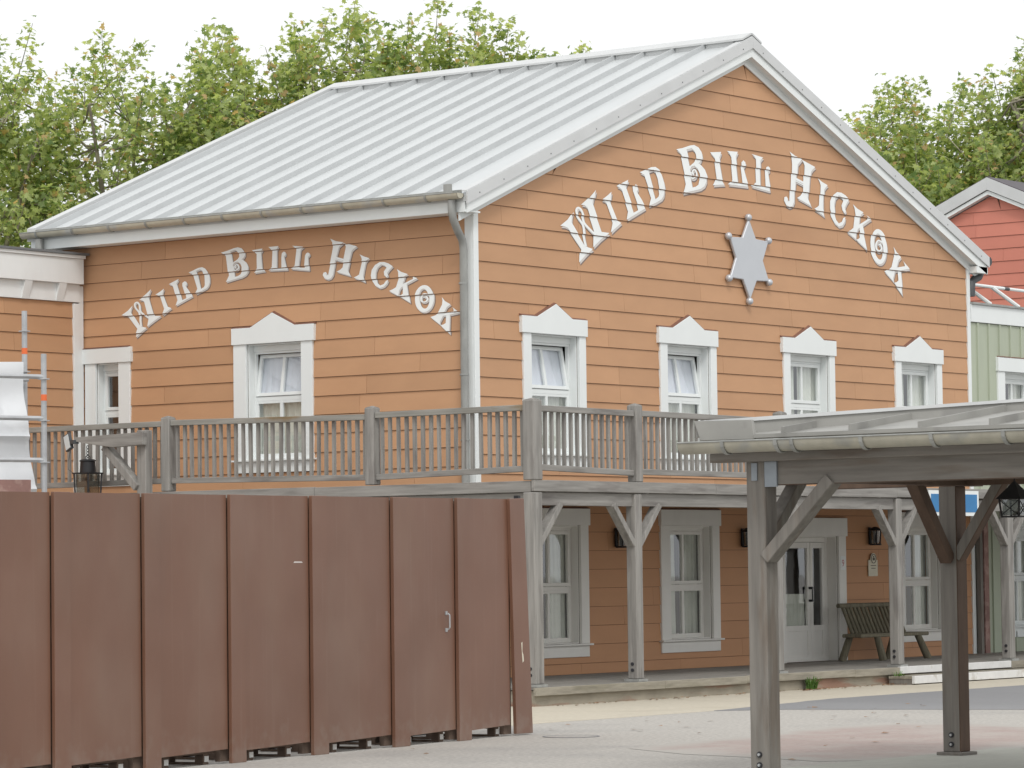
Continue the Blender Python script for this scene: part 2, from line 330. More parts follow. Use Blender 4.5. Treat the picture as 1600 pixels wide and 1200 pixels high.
sheet('shelter_floor', [(-17.2, -14.72), (-10.4, -14.86), (-10.4, -26), (-17.2, -26)], .012, 'slab')

mb = MB()
mb.lathe((-9.9, -8.98, 0), [(.33, .001), (.33, .006), (.31, .007), (.30, .004), (.02, .004)], 28)
mb.mi = [1 if sum(mb.v[i][2] for i in f_)/len(f_) < .0045 and len(f_) < 9 and min(mb.v[i][2] for i in f_) > .003 else 0 for f_ in mb.f]
mb.mi[-1] = 1
mb.build('manhole_cover', ['asphalt', 'concrete'], origin=(-9.9, -8.98, 0), label='round iron manhole cover set in the pale paving beside the end of the brown hoarding', category='manhole cover')

# ------------------------------------------------------------------ lap siding
PITCH = 0.2970
def subtract(u0, u1, z0, z1, ops):
    cells = [(u0, u1, z0, z1)]
    for (a, b, c, d) in ops:
        nx = []
        for (p, q, r, t) in cells:
            if b <= p or a >= q or d <= r or c >= t: nx.append((p, q, r, t)); continue
            if a > p: nx.append((p, a, r, t))
            if b < q: nx.append((b, q, r, t))
            m0, m1 = max(a, p), min(b, q)
            if c > r: nx.append((m0, m1, r, c))
            if d < t: nx.append((m0, m1, d, t))
        cells = nx
    return [c for c in cells if c[1]-c[0] > .01 and c[3]-c[2] > .01]

def siding(F, u0, u1, zref, zmin, ztop, ops, left=None, right=None, proud=.024, pitch=PITCH, seed=1, seg=(1.6, 3.6)):
    rnd = random.Random(seed); mb = MB(F)
    left = left or (lambda z: u0); right = right or (lambda z: u1)
    k0 = math.ceil((zref-ztop)/pitch)-1; z = zref - k0*pitch
    while z > zmin-pitch:
        zb, zt = max(z, zmin), min(z+pitch, ztop)
        if zt-zb > .02:
            joints = [left(zb) + rnd.uniform(.3, 2.8)]
            while joints[-1] < right(zb): joints.append(joints[-1] + rnd.uniform(*seg))
            cells = subtract(u0, u1, zb, zt, ops)
            for (p, q, r, t) in cells:
                cuts = [p] + [j for j in joints if p+.12 < j < q-.12] + [q]
                for i in range(len(cuts)-1):
                    a = cuts[i] + (.0025 if i else 0); b = cuts[i+1] - (.0025 if i < len(cuts)-2 else 0)
                    ab, at = max(a, left(r)), max(a, left(t)); bb, bt = min(b, right(r)), min(b, right(t))
                    if bb-ab < .02: continue
                    if bt < at: at = bt = (at+bt)/2
                    pr = lambda zz: .006 + (proud-.006)*(1-(zz-z)/pitch)
                    mb.hexa([F(ab, .001, r), F(bb, .001, r), F(ab, pr(r), r), F(bb, pr(r), r),
                             F(at, .001, t-.006), F(bt, .001, t-.006), F(at, pr(t), t-.006), F(bt, pr(t), t-.006)])
        z -= pitch
    return mb

def wood_ops(): pass
# openings (u0,u1,z0,z1)
RW = [(1.47, 2.61), (5.21, 6.35), (8.95, 10.09), (12.68, 13.82)]
UP = [(a-.07, b+.06, 3.74, 5.62) for a, b in RW]
LOW = [(RW[i][0]-.07, RW[i][1]+.03, .75, 2.62) for i in (0, 1, 3)]
DOOR = (8.62, 10.36, .27, 2.45)
ops_front = UP+LOW+[DOOR]
L_UP = (3.45, 4.61, 3.74, 5.60); L_SM = (7.42, 7.94, 3.6, 5.44)
W, D, ZE, ZP = 15.13, 8.85, 7.53, 10.55
sl = (ZP-ZE)/(W/2)
house = thing('wooden_house', (W/2, D/2, 0), 'large two-storey orange clapboard house with white trim and a pale metal gable roof', 'house')

mb = siding(GF, .0, W, 7.27, .27, ZP, [(a-.12, b+.12, c-.1, d+.1) for a, b, c, d in ops_front],
            left=lambda z: max(.06, (z-ZE)/sl+.0), right=lambda z: min(W-.06, W-(z-ZE)/sl), seed=3)
mb.m = 1
for c in subtract(0, W, .0, ZE, ops_front): mb.box(c[0], c[1], 0, -.16, c[2], c[3])
mb.prism([(0, ZE), (W, ZE), (W/2, ZP)], 0, -.16)
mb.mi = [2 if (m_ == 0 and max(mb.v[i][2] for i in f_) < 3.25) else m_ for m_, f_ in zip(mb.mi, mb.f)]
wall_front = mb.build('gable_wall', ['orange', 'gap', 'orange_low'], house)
mb = siding(SF, .0, D, 7.09, 3.0, 7.45, [(L_UP[0]-.12, L_UP[1]+.12, L_UP[2]-.1, L_UP[3]+.1), (L_SM[0]-.12, L_SM[1]+.12, L_SM[2]-.1, L_SM[3]+.1)],
            left=lambda z: .06, right=lambda z: D-.06, seed=11)
mb.m = 1
for c in subtract(.17, D, 0, ZE, [L_UP, L_SM]): mb.box(c[0], c[1], 0, -.16, c[2], c[3])
wall_side = mb.build('side_wall', ['orange', 'gap'], house)
mb = MB(); mb.box(W-.16, W, .17, D, 0, ZE); mb.box(.17, W-.17, D-.16, D, 0, ZE)
mb.F = Frame((0, D, 0), (1, 0, 0), (0, -1, 0)); mb.prism([(0, ZE+.001), (W, ZE+.001), (W/2, ZP)], .01, .15)
mb.build('rear_wall', 'orange', house)
mb = MB(); mb.box(.17, W-.17, .17, D-.17, 3.05, 3.2); mb.box(.17, W-.17, .17, D-.17, 7.40, 7.48)
mb.box(.17, W-.17, 3.2, 3.3, .0, 3.04); mb.box(.17, W-.17, 3.2, 3.3, 3.21, 7.39)
mb.build('interior_floor', 'inside', house)
mb = MB(); mb.box(.6, .7, 6.6, 8.3, 3.21, 6.2); mb.build('interior_partition', 'inside_warm', house)

# corner boards
mb = MB(GF); mb.box(-.035, .085, 0, .038, 3.19, 7.62); mb.box(-.035, -.0, -.001, -.14, 3.19, 7.6)
mb.build('corner_board', 'white', house, bevel=.004)
mb = MB(GF); mb.box(W-.08, W+.035, -.02, .038, .27, 7.55); mb.build('corner_board', 'white', house)
mb = MB(SF); mb.box(D-.13, D+.03, 0, .038, 3.0, 7.5); mb.build('corner_board', 'white', house)
mb = MB(SF); mb.box(-.17, D+.2, .385, .42, 7.38, 7.63); mb.build('eave_board', 'white', house)

# roof
OV, YB2 = .22, D+.2
zr = lambda x: 10.90 - abs(x-W/2)*.408                  # top surface of the pans
mb = MB()
for x0, x1 in ((-.43, W/2), (W+.43, W/2)):
    a, b = zr(x0), zr(x1)
    mb.hexa([(x0, -OV+.02, a-.10), (x0, YB2, a-.10), (x1, -OV+.02, b-.10), (x1, YB2, b-.10), (x0, -OV+.02, a), (x0, YB2, a), (x1, -OV+.02, b), (x1, YB2, b)])
mb.m = 1
for k in range(14):
    y = .59+.632*k if k < 13 else 8.80
    for sg in (-1, 1):
        x0 = W/2 + sg*(W/2+.44); x1 = W/2+sg*.14
        p = []
        for x in (x0, x1):
            z = zr(x)
            for (dy, dz) in ((-.022, -.01), (.022, -.01), (-.012, .088), (.012, .088)): p.append((x, y+dy, z+dz))
        mb.hexa(p)
        z = zr(x0); mb.box(x0-.012, x0+.012, y-.03, y+.03, z-.03, z+.085)
roof = mb.build('roof', ['roofmetal', 'seammetal'], house)
mb = MB()
for sg in (-1, 1):                                     # ridge cap
    x1 = W/2+sg*.02; x0 = W/2+sg*.30
    mb.hexa([(x0, -OV, zr(x0)+.09), (x0, YB2, zr(x0)+.09), (x1, -OV, zr(x1)+.10), (x1, YB2, zr(x1)+.10),
             (x0, -OV, zr(x0)+.125), (x0, YB2, zr(x0)+.125), (x1, -OV, zr(x1)+.135), (x1, YB2, zr(x1)+.135)])
for y in [.28+.632*k for k in range(14)]:
    mb.box(W/2-.25, W/2-.21, y-.285, y+.285, zr(W/2-.23)-.01, zr(W/2-.23)+.088)
mb.build('ridge_cap', 'flash', roof)
mb = MB(GF)                                            # front rake flashing: two pitched strips
for sg in (-1, 1):
    xe = W/2 + sg*(W/2+.44); xm = W/2 + sg*.001
    ze, zm = zr(xe), zr(xm)
    for (d0, d1, a, b) in ((OV-.01, OV+.02, -.135, .055), (OV-.14, OV+.005, .056, .07)):
        mb.hexa([mb.P(xe, d0, ze+a), mb.P(xm, d0, zm+a), mb.P(xe, d1, ze+a), mb.P(xm, d1, zm+a),
                 mb.P(xe, d0, ze+b), mb.P(xm, d0, zm+b), mb.P(xe, d1, ze+b), mb.P(xm, d1, zm+b)])
    n = 13
    for i in range(n):
        t = (i+.5)/n; x = xe+(xm-xe)*t; z = ze+(zm-ze)*t
        mb.m = 1; mb.box(x-.009, x+.009, OV+.02, OV+.025, z-.075, z-.058); mb.m = 0
mb.build('rake_flashing', ['flash', 'darkmetal'], roof)
mb = MB(GF)                                            # white barge board and soffit
for sg in (-1, 1):
    xe = W/2 + sg*(W/2+.40); xm = W/2 + sg*.001
    ze, zm = zr(xe), zr(xm)
    for (d0, d1, a, b) in ((OV-.035, OV-.012, -.285, -.05), (.03, OV-.036, -.27, -.235), (.026, .05, -.40, -.27)):
        mb.hexa([mb.P(xe, d0, ze+a), mb.P(xm, d0, zm+a), mb.P(xe, d1, ze+a), mb.P(xm, d1, zm+a),
                 mb.P(xe, d0, ze+b), mb.P(xm, d0, zm+b), mb.P(xe, d1, ze+b), mb.P(xm, d1, zm+b)])
mb.box(W+.0, W+.42, -.1, OV-.012, 7.38, 7.50)
mb.build('barge_board', 'white', roof)
mb = MB()                                              # far rake cap
xe = -.46; xm = W/2
mb.hexa([(xe, YB2-.14, zr(xe)-.10), (xe, YB2+.05, zr(xe)-.10), (xm, YB2-.14, zr(xm)-.10), (xm, YB2+.05, zr(xm)-.10),
         (xe, YB2-.14, zr(xe)+.12), (xe, YB2+.05, zr(xe)+.12), (xm, YB2-.14, zr(xm)+.12), (xm, YB2+.05, zr(xm)+.12)])
mb.build('verge_cap', 'flash', roof)
mb = MB(); mb.box(-.384, -.04, -OV+.045, YB2, 7.385, 7.41); mb.build('soffit', 'white', roof)
mb = MB(); mb.box(W-.02, W+.42, -.05, YB2, 7.56, 7.60); mb.build('soffit', 'white', roof)

def gutter(name, parent, F, u0, u1, dc, zc, r, mat='zinc', steps=(), bm='zincgrey', sag=0):
    mb = MB(F); n = 10; v = []; cols = [u0, u1]
    for u in cols:
        for rr in (r, r-.008):
            for k in range(n+1):
                a = math.pi*k/n; v.append(F(u, dc+math.cos(a)*rr, zc-math.sin(a)*rr))
    f = []; m = n+1
    for k in range(n):
        f.append((k, k+1, 2*m+k+1, 2*m+k)); f.append((m+k, m+k+1, 3*m+k+1, 3*m+k))
        f.append((k, k+1, m+k+1, m+k)); f.append((2*m+k, 2*m+k+1, 3*m+k+1, 3*m+k))
    f += [(0, m, 3*m, 2*m), (n, m+n, 3*m+n, 2*m+n)]
    mb.add(v, f)
    mb.add([F(u0, dc+math.cos(math.pi*k/n)*r*.99, zc-math.sin(math.pi*k/n)*r*.99) for k in range(n+1)], [tuple(range(n+1))])
    mb.add([F(u1, dc+math.cos(math.pi*k/n)*r*.99, zc-math.sin(math.pi*k/n)*r*.99) for k in range(n+1)], [tuple(range(n+1))])
    mb.m = 1; mb.tube([(u0, dc+r, zc+.005), (u1, dc+r, zc+.005)], .009, 6)
    g = mb.build(name, [mat, bm], parent, smooth=True)
    for u in steps:
        mb = MB(F); pts = [(u, dc+math.cos(math.pi*k/8)*(r+.008), zc-math.sin(math.pi*k/8)*(r+.008)) for k in range(9)]
        for i in range(8):
            a, b = pts[i], pts[i+1]
            mb.hexa([F(u+s_, q[1]*1.0, q[2]) + (F(0, math.cos(math.pi*(i+j)/8)*e, 0)-F(0, 0, 0)) + Vector((0, 0, -math.sin(math.pi*(i+j)/8)*e))
                     for e in (0, .008) for j, q in ((0, a), (1, b)) for s_ in (-.018, .018)])
        mb.box(u-.018, u+.018, dc-r-.05, dc+r, zc+.005, zc+.015)
        mb.build('gutter_bracket', bm, g)
    return g
gutter('gutter', house, SF, -.17, YB2+.08, .53, 7.655, .090, steps=[.45+.83*k for k in range(11)])
mb = MB(SF); mb.box(-.13, YB2, .435, .455, 7.665, 7.715); mb.build('drip_edge', 'zincgrey', house)
mb = MB(SF); mb.tube([(.02, .5, 7.56), (.02, .5, 7.40), (.02, .47, 7.28), (.06, .30, 7.10), (.08, .17, 6.98), (.09, .13, 6.86), (.10, .13, 3.2)], .062, 14)
for z in (6.30, 4.9, 3.9): mb.lathe((.10, .13, z), [(.062, 0), (.072, .004), (.072, .03), (.062, .034)], 14); mb.box(.09, .11, .0, .07, z+.005, z+.025)
mb.build('downpipe', 'zincgrey', house, smooth=True)
mb = MB(SF); mb.box(-.04, .10, .56, .60, 7.66, 7.80); mb.build('gutter_end_plate', 'zincgrey', house)
# far left rear downpipe stub and right rear gutter elbow
mb = MB(); mb.tube([(-.5, 8.78, 7.55), (-.5, 8.78, 7.05)], .07, 12); mb.build('downpipe', 'zincgrey', house, smooth=True)
mb = MB(); mb.tube([(W+.52, -.2, 7.62), (W+.52, 8.9, 7.62)], .085, 12); mb.tube([(W+.50, -.02, 7.58), (W+.50, -.02, 7.45), (W+.40, -.02, 7.33), (W+.22, -.02, 7.27), (W+.12, -.02, 7.20), (W+.10, -.02, 6.95)], .075, 12)
mb.build('gutter', 'darkmetal', house, smooth=True)

# ------------------------------------------------------------------ windows
def frame_rect(mb, a, b, c, d, w, d0, d1):              # rectangular ring
    mb.box(a, a+w, d0, d1, c, d); mb.box(b-w, b, d0, d1, c, d)
    mb.box(a+w, b-w, d0, d1, c, c+w); mb.box(a+w, b-w, d0, d1, d-w, d)
def window(parent, F, o, flip=False, peak=True, tilt=0, curtain='curtain', mid=None, small=False, bottom=True, gap=0.0, dm='glass', wm='white', box=.10):
    u0, u1, z0, z1 = o; zm = mid if mid else z0+.93; cu = (u0+u1)/2
    jl, jr = (.21, .18) if peak else (.27, .21)
    if flip: jl, jr = .24, .27
    if small: jl, jr = .26, .24
    h0, h1 = (u0-.27, u1+.20) if peak else (u0-.29, u1+.23)
    if flip: h0, h1 = u0-.29, u1+.29
    if small: h0, h1 = u0-.30, u1+.28
    hb = z1+(-.0); ht = z1+.265 if not small else z1+.25
    mb = MB(F)
    mb.box(u0-jl, u0, -.005, .05, z0-.0, z1); mb.box(u1, u1+jr, -.005, .05, z0-.0, z1)
    if peak: mb.prism([(h0, hb), (h1, hb), (h1, ht), (h1-.40, ht), (cu, ht+.22), (h0+.40, ht), (h0, ht)], -.005, .075)
    else: mb.box(h0, h1, -.005, .075, hb, ht)
    mb.box(u0, u0+.02, -.22, -.006, z0, z1); mb.box(u1-.02, u1, -.22, -.006, z0, z1)
    mb.box(u0+.02, u1-.02, -.2, -.006, z1-.02, z1); mb.box(u0+.02, u1-.02, -.2, -.006, z0, z0+.02)
    w = mb.build('window', wm, parent, bevel=.004)
    mb = MB(F)                                          # metal weathering strip over the header
    if peak:
        pts = [(h0-.01, ht), (h0+.40, ht), (cu, ht+.22), (h1-.40, ht), (h1+.01, ht)]
        for (a, b), (c, d) in zip(pts, pts[1:]):
            mb.hexa([F(a, -.0, b+.002), F(c, -.0, d+.002), F(a, .066, b+.002), F(c, .066, d+.002), F(a, -.0, b+.036), F(c, -.0, d+.036), F(a, .066, b+.010), F(c, .066, d+.010)])
    else: mb.hexa([F(h0+.05, 0, ht+.002), F(h1-.02, 0, ht+.002), F(h0+.05, .08, ht+.002), F(h1-.02, .08, ht+.002), F(h0+.05, 0, ht+.032), F(h1-.02, 0, ht+.032), F(h0+.05, .08, ht+.01), F(h1-.02, .08, ht+.01)])
    mb.build('header_flashing', 'brown', w)
    mb = MB(F)                                          # sill and apron
    mb.box(u0-jl-.04, u1+jr+.04, -.005, .10, z0-.03, z0-.001); mb.box(u0-jl, u1+jr, -.005, .045, z0-.21, z0-.031)
    mb.build('window_sill', wm, w, bevel=.004)
    mb = MB(F)
    a, b = u0+.02, u1-.02
    zt = z1-.02
    mb.box(a, b, -.20, -.12, zt-box, zt); zt -= box     # shutter box
    frame_rect(mb, a, b, z0+.02, zt, .035, -.20, -.14)
    mb.box(a+.035, b-.035, -.20, -.14, zm-.035, zm+.035)
    a2, b2 = a+.035, b-.035
    if not small: mb.box(cu-.03, cu+.03, -.185, -.14, z0+.055, zm-.035)
    frame_rect(mb, a2, b2, z0+.055, zm-.035, .04, -.182, -.142)
    mb.build('window_frame', wm, w, bevel=.003)
    for (p, q) in (((a2+.04, cu-.03), (cu+.03, b2-.04)) if not small else ((a2+.04, b2-.04),)):
        g = MB(F); g.quad(p, q, -.162, z0+.095, zm-.075); g.build('glass_pane', dm, w)
    # opening sash
    hz, hd = zm+.04, -.16; ang = math.radians(tilt)
    def xf(u, d, z):
        dz, dd = z-hz, d-hd
        return (u, hd+dd*math.cos(ang)-dz*math.sin(ang), hz+dz*math.cos(ang)+dd*math.sin(ang))
    mb = MB(F, xf); frame_rect(mb, a2+.003, b2-.003, hz, zt-.038, .055, -.185, -.125)
    if not small: mb.box(cu-.028, cu+.028, -.18, -.13, hz+.055, zt-.093)
    s = mb.build('sash', wm, w, bevel=.003)
    for (p, q) in (((a2+.058, cu-.028), (cu+.028, b2-.058)) if not small else ((a2+.058, b2-.058),)):
        g = MB(F, xf); g.quad(p, q, -.157, hz+.055, zt-.093); g.build('glass_pane', dm, s)
    if curtain:
        halves = ((u0+.02, cu-gap/2), (cu+gap/2, u1-.02)) if gap else ((u0+.02, u1-.02),)
        for (p, q) in halves:
            mb = MB(F); n = 44; v = []; f = []
            ph = random.uniform(0, 6)
            zlo, zhi = z0+.03, (zm-.02 if tilt else z1-.06)
            for j, zz in enumerate((zlo, (zlo+zhi)/2, zhi)):
                for i in range(n+1):
                    t = i/n; u = p+(q-p)*t
                    d = -.26 + (.018)*math.sin(t*(q-p)*38+ph+j*.3) + .012*math.sin(t*(q-p)*91+j)
                    v.append(F(u, d, zz))
            for j in range(2):
                for i in range(n): f.append((j*(n+1)+i, j*(n+1)+i+1, (j+1)*(n+1)+i+1, (j+1)*(n+1)+i))
            mb.add(v, f); mb.build('curtain', 'curtain_dim' if tilt else curtain, w, smooth=True)
    if tilt:                                            # net curtain hung on the tilted sash
        mb = MB(F, xf); n = 40; v = []; f = []
        for zz in (hz+.03, zt-.07):
            for i in range(n+1):
                u = a2+.03+(b2-a2-.06)*i/n; v.append(mb.P(u, -.205+.007*math.sin(i*1.15)+.004*math.sin(i*2.9), zz))
        for i in range(n): f.append((i, i+1, n+1+i+1, n+1+i))
        mb.add(v, f); mb.build('curtain', curtain, s, smooth=True)
    return w
for i, o in enumerate(UP):
    window(house, GF, o, tilt=(10 if i < 2 else 0), mid=4.73, curtain='curtain' if i < 2 else 'curtain_dim', gap=0 if i < 2 else .10)
for i, o in enumerate(LOW):
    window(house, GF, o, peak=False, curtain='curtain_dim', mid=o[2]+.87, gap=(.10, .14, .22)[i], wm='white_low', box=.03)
window(house, SF, L_UP, flip=True, tilt=9, mid=4.72)
window(house, SF, L_SM, flip=False, peak=False, small=True, curtain=None, mid=4.62)

# door
mb = MB(GF); a, b, c, d = DOOR
mb.box(a-.22, a, -.005, .045, .27, d); mb.box(b, b+.24, -.005, .045, .27, d)
mb.box(a-.28, b+.25, -.005, .075, d, d+.32)
mb.box(a, a+.02, -.25, -.006, c, d); mb.box(b-.02, b, -.25, -.006, c, d); mb.box(a+.02, b-.02, -.25, -.006, d-.02, d)
mb.box(a+.02, a+.10, -.25, -.19, c, d-.02); mb.box(b-.10, b-.02, -.25, -.19, c, d-.02); mb.box(a+.10, b-.10, -.25, -.19, d-.10, d-.02)
mb.box(a+.02, b-.02, -.26, -.17, .27, .31)
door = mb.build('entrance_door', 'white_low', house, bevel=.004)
SEAM = 9.78
for (p, q) in ((a+.10, SEAM-.004), (SEAM+.004, b-.10)):
    mb = MB(GF); zt = d-.105
    mb.box(p, p+.09, -.245, -.195, .30, zt); mb.box(q-.09, q, -.245, -.195, .30, zt)
    mb.box(p+.09, q-.09, -.245, -.195, zt-.10, zt); mb.box(p+.09, q-.09, -.245, -.195, .30, .38); mb.box(p+.09, q-.09, -.245, -.195, .80, .90)
    mb.box(p+.09, q-.09, -.235, -.21, .38, .80)
    lf = mb.build('door_leaf', 'white_low', door, bevel=.003)
    g = MB(GF); g.quad(p+.09, q-.09, -.222, .90, zt-.10); g.build('glass_pane', 'glass', door)
mb = MB(GF); mb.tube([(SEAM-.04, -.13, 1.32), (SEAM-.04, -.13, 1.56)], .012, 8)
mb.tube([(SEAM-.04, -.20, 1.55), (SEAM-.04, -.12, 1.55)], .022, 8); mb.tube([(SEAM-.04, -.20, 1.33), (SEAM-.04, -.12, 1.33)], .022, 8)
mb.build('door_handle', 'black', door, smooth=True)
mb = MB(GF); n = 40; v = []; f = []
for zz in (.32, 1.45):
    for i in range(n+1): v.append(GF(8.75+.95*i/n, -.29+.015*math.sin(i*1.3), zz))
for i in range(n): f.append((i, i+1, n+1+i+1, n+1+i))
mb.add(v, f); mb.build('curtain', 'curtain_dim', door, smooth=True)

# ------------------------------------------------------------------ painted lettering
def A(L): return [(860+u/6, 215+v/6) for u, v in L]
def B(L): return [(1040+u/8, 210+v/8) for u, v in L]
def Cc(L): return [(1200+u/4.8, 230+v/4.8) for u, v in L]
# tracing space -> metres on the gable wall (lettering drawn there, then copied to scale on the side wall)
def to_wall(p):
    x, y = p
    d = Vector((x-800, -(y-600), -5541.0)); w_ = m3 @ d
    t = 33.1142/w_.y
    return (-42.8923+t*w_.x, 1.9+t*w_.z)
def ribbon(pts, w):
    # smooth polyline -> quads
    P = [Vector(p) for p in pts]; fine = []
    for i in range(len(P)-1):
        p0, p1, p2, p3 = P[max(i-1, 0)], P[i], P[i+1], P[min(i+2, len(P)-1)]
        for k in range(4):
            t = k/4; fine.append(.5*((2*p1)+(-p0+p2)*t+(2*p0-5*p1+4*p2-p3)*t*t+(-p0+3*p1-3*p2+p3)*t**3))
    fine.append(P[-1]); L, R = [], []
    for i, p in enumerate(fine):
        t = (fine[min(i+1, len(fine)-1)]-fine[max(i-1, 0)]).normalized(); nrm = Vector((-t.y, t.x))
        L.append(tuple(p+nrm*w/2)); R.append(tuple(p-nrm*w/2))
    return [[L+R[::-1]]]
def smooth(pts, corners=()):
    P = [Vector(p) for p in pts]; n = len(P); out = []
    for i in range(n):
        p0, p1, p2, p3 = P[i-1], P[i], P[(i+1) % n], P[(i+2) % n]
        for k in range(3):
            t = k/3; out.append(tuple(.5*((2*p1)+(-p0+p2)*t+(2*p0-5*p1+4*p2-p3)*t*t+(-p0+3*p1-3*p2+p3)*t**3)))
    return out
LET = []
LET.append((A, [[[(78, 828), (150, 770), (205, 698), (192, 745), (188, 795), (312, 1020), (385, 1045), (330, 1095), (258, 1172), (262, 1110), (275, 1048), (150, 848), (120, 832)]],
               [[(275, 630), (345, 570), (415, 492), (398, 560), (385, 610), (425, 750), (465, 885), (540, 895), (460, 960), (388, 1030), (395, 925), (400, 905), (335, 660), (310, 635)]]]
               + ribbon([(318, 1020), (302, 930), (292, 820), (245, 745), (228, 690), (240, 662), (262, 665), (285, 705), (300, 790), (345, 850), (410, 915)], 20)))
LET.append((A, [[[(468, 583), (520, 545), (562, 508), (552, 560), (550, 600), (612, 775), (657, 800), (605, 845), (552, 893), (565, 840), (574, 800), (515, 612), (495, 590)]]]))
LET.append((A, [[[(610, 455), (660, 425), (717, 396), (708, 430), (697, 455), (735, 580), (768, 705), (812, 682), (800, 620), (764, 500), (762, 460), (785, 440), (808, 455), (812, 485), (800, 508), (845, 585), (880, 665), (790, 718), (700, 772), (708, 730), (716, 695), (658, 488), (635, 465)]]]))
LET.append((A, [[[(828, 325), (870, 308), (930, 278), (972, 276), (1005, 300), (1035, 350), (1055, 430), (1060, 500), (1050, 550), (1030, 580), (975, 612), (910, 642), (922, 600), (932, 570), (868, 348)],
                [(912, 315), (950, 302), (975, 322), (995, 390), (1005, 470), (1010, 530), (1002, 556), (972, 580), (940, 440)]]]))
LET.append((B, [[[(115, 188), (200, 170), (290, 140), (345, 133), (400, 165), (435, 225), (442, 290), (425, 340), (398, 362), (430, 385), (475, 440), (500, 510), (498, 590), (470, 650), (420, 685), (310, 710), (200, 738), (220, 680), (236, 625), (178, 258), (150, 215)],
                [(246, 188), (310, 174), (338, 200), (360, 250), (365, 310), (345, 350), (315, 375), (285, 400)],
                [(288, 440), (310, 405), (345, 392), (385, 430), (410, 500), (412, 570), (395, 630), (360, 655), (318, 665)]]]
               + ribbon([(296, 470), (300, 520), (325, 550), (360, 530), (368, 485), (350, 445), (325, 452), (318, 485), (335, 505)], 20)))
LET.append((B, [[[(540, 225), (610, 222), (680, 220), (672, 250), (655, 290), (672, 430), (690, 575), (724, 628), (650, 632), (576, 638), (600, 595), (618, 560), (606, 420), (598, 298)]]]))
LET.append((B, [[[(755, 208), (822, 213), (890, 218), (878, 245), (862, 278), (872, 440), (882, 610), (942, 618), (928, 420), (930, 350), (955, 325), (980, 350), (980, 392), (962, 412), (985, 520), (1015, 640), (1010, 655), (890, 640), (765, 625), (795, 600), (815, 575), (805, 290), (785, 240)]]]))
LET.append((B, [[[(1062, 246), (1130, 266), (1206, 290), (1185, 310), (1168, 332), (1162, 645), (1230, 658), (1230, 450), (1240, 412), (1262, 400), (1286, 420), (1287, 455), (1268, 478), (1280, 590), (1292, 700), (1285, 712), (1170, 680), (1052, 645), (1085, 625), (1110, 600), (1114, 310), (1095, 275)]]]))
LET.append((Cc, [[[(152, 34), (195, 68), (250, 90), (215, 130), (208, 190), (193, 300), (186, 410), (172, 442), (150, 450), (125, 435), (110, 400), (114, 375), (130, 370), (140, 385), (137, 408), (150, 404), (160, 290), (172, 130), (170, 80)]],
                [[(244, 93), (290, 118), (346, 150), (325, 168), (311, 188), (298, 300), (290, 380), (300, 408), (313, 442), (262, 412), (209, 382), (235, 365), (250, 345), (258, 230), (266, 140), (258, 112)]],
                [[(200, 228), (258, 260), (256, 276), (197, 246)]], [[(199, 250), (255, 280), (254, 288), (197, 258)]]]))
LET.append((Cc, [[[(368, 234), (400, 262), (440, 286), (425, 300), (412, 318), (405, 400), (402, 462), (410, 490), (413, 520), (378, 492), (336, 462), (358, 450), (372, 438), (382, 340), (387, 288), (380, 262)]]]))
LET.append((Cc, [[[(600, 395), (570, 362), (540, 342), (508, 337), (478, 360), (458, 405), (455, 460), (465, 520), (488, 568), (520, 597), (548, 588), (566, 560), (574, 525), (558, 530), (545, 560), (522, 572), (502, 545), (490, 490), (488, 430), (498, 385), (520, 362), (545, 378), (558, 402), (542, 438), (548, 475), (565, 498), (574, 480), (566, 455), (580, 425)]]]))
LET.append((Cc, [[[(630, 428), (662, 462), (706, 490), (685, 508), (672, 590), (655, 640), (650, 692), (585, 635), (610, 622), (630, 605), (645, 510), (640, 460)]],
                [[(668, 585), (738, 543), (738, 525), (724, 510), (768, 540), (700, 585), (664, 615)]],
                [[(676, 600), (700, 582), (712, 660), (730, 772), (652, 694), (668, 690), (680, 680)]]]))
ol = lambda cx, cy, rx, ry, tl, n=26: [(cx+rx*math.cos(2*math.pi*k/n)+tl*ry*math.sin(2*math.pi*k/n)*-1, cy+ry*math.sin(2*math.pi*k/n)) for k in range(n)]
LET.append((Cc, [[ol(821, 746, 62, 132, -.06), ol(821, 746, 32, 98, -.10)[::-1]]]
               + ribbon([(850, 715), (820, 700), (800, 730), (805, 768), (828, 778), (842, 755), (832, 728), (818, 742)], 12)))
LET.append((Cc, [[[(932, 746), (955, 790), (992, 825), (970, 850), (958, 890), (930, 985), (935, 1015), (866, 930), (895, 918), (915, 900), (938, 820), (938, 780)]],
                [[(946, 905), (1016, 893), (1014, 875), (1004, 853), (1052, 912), (985, 925), (940, 930)]],
                [[(966, 928), (990, 926), (993, 1000), (997, 1110), (936, 1018), (955, 1012), (968, 1000)]]]))

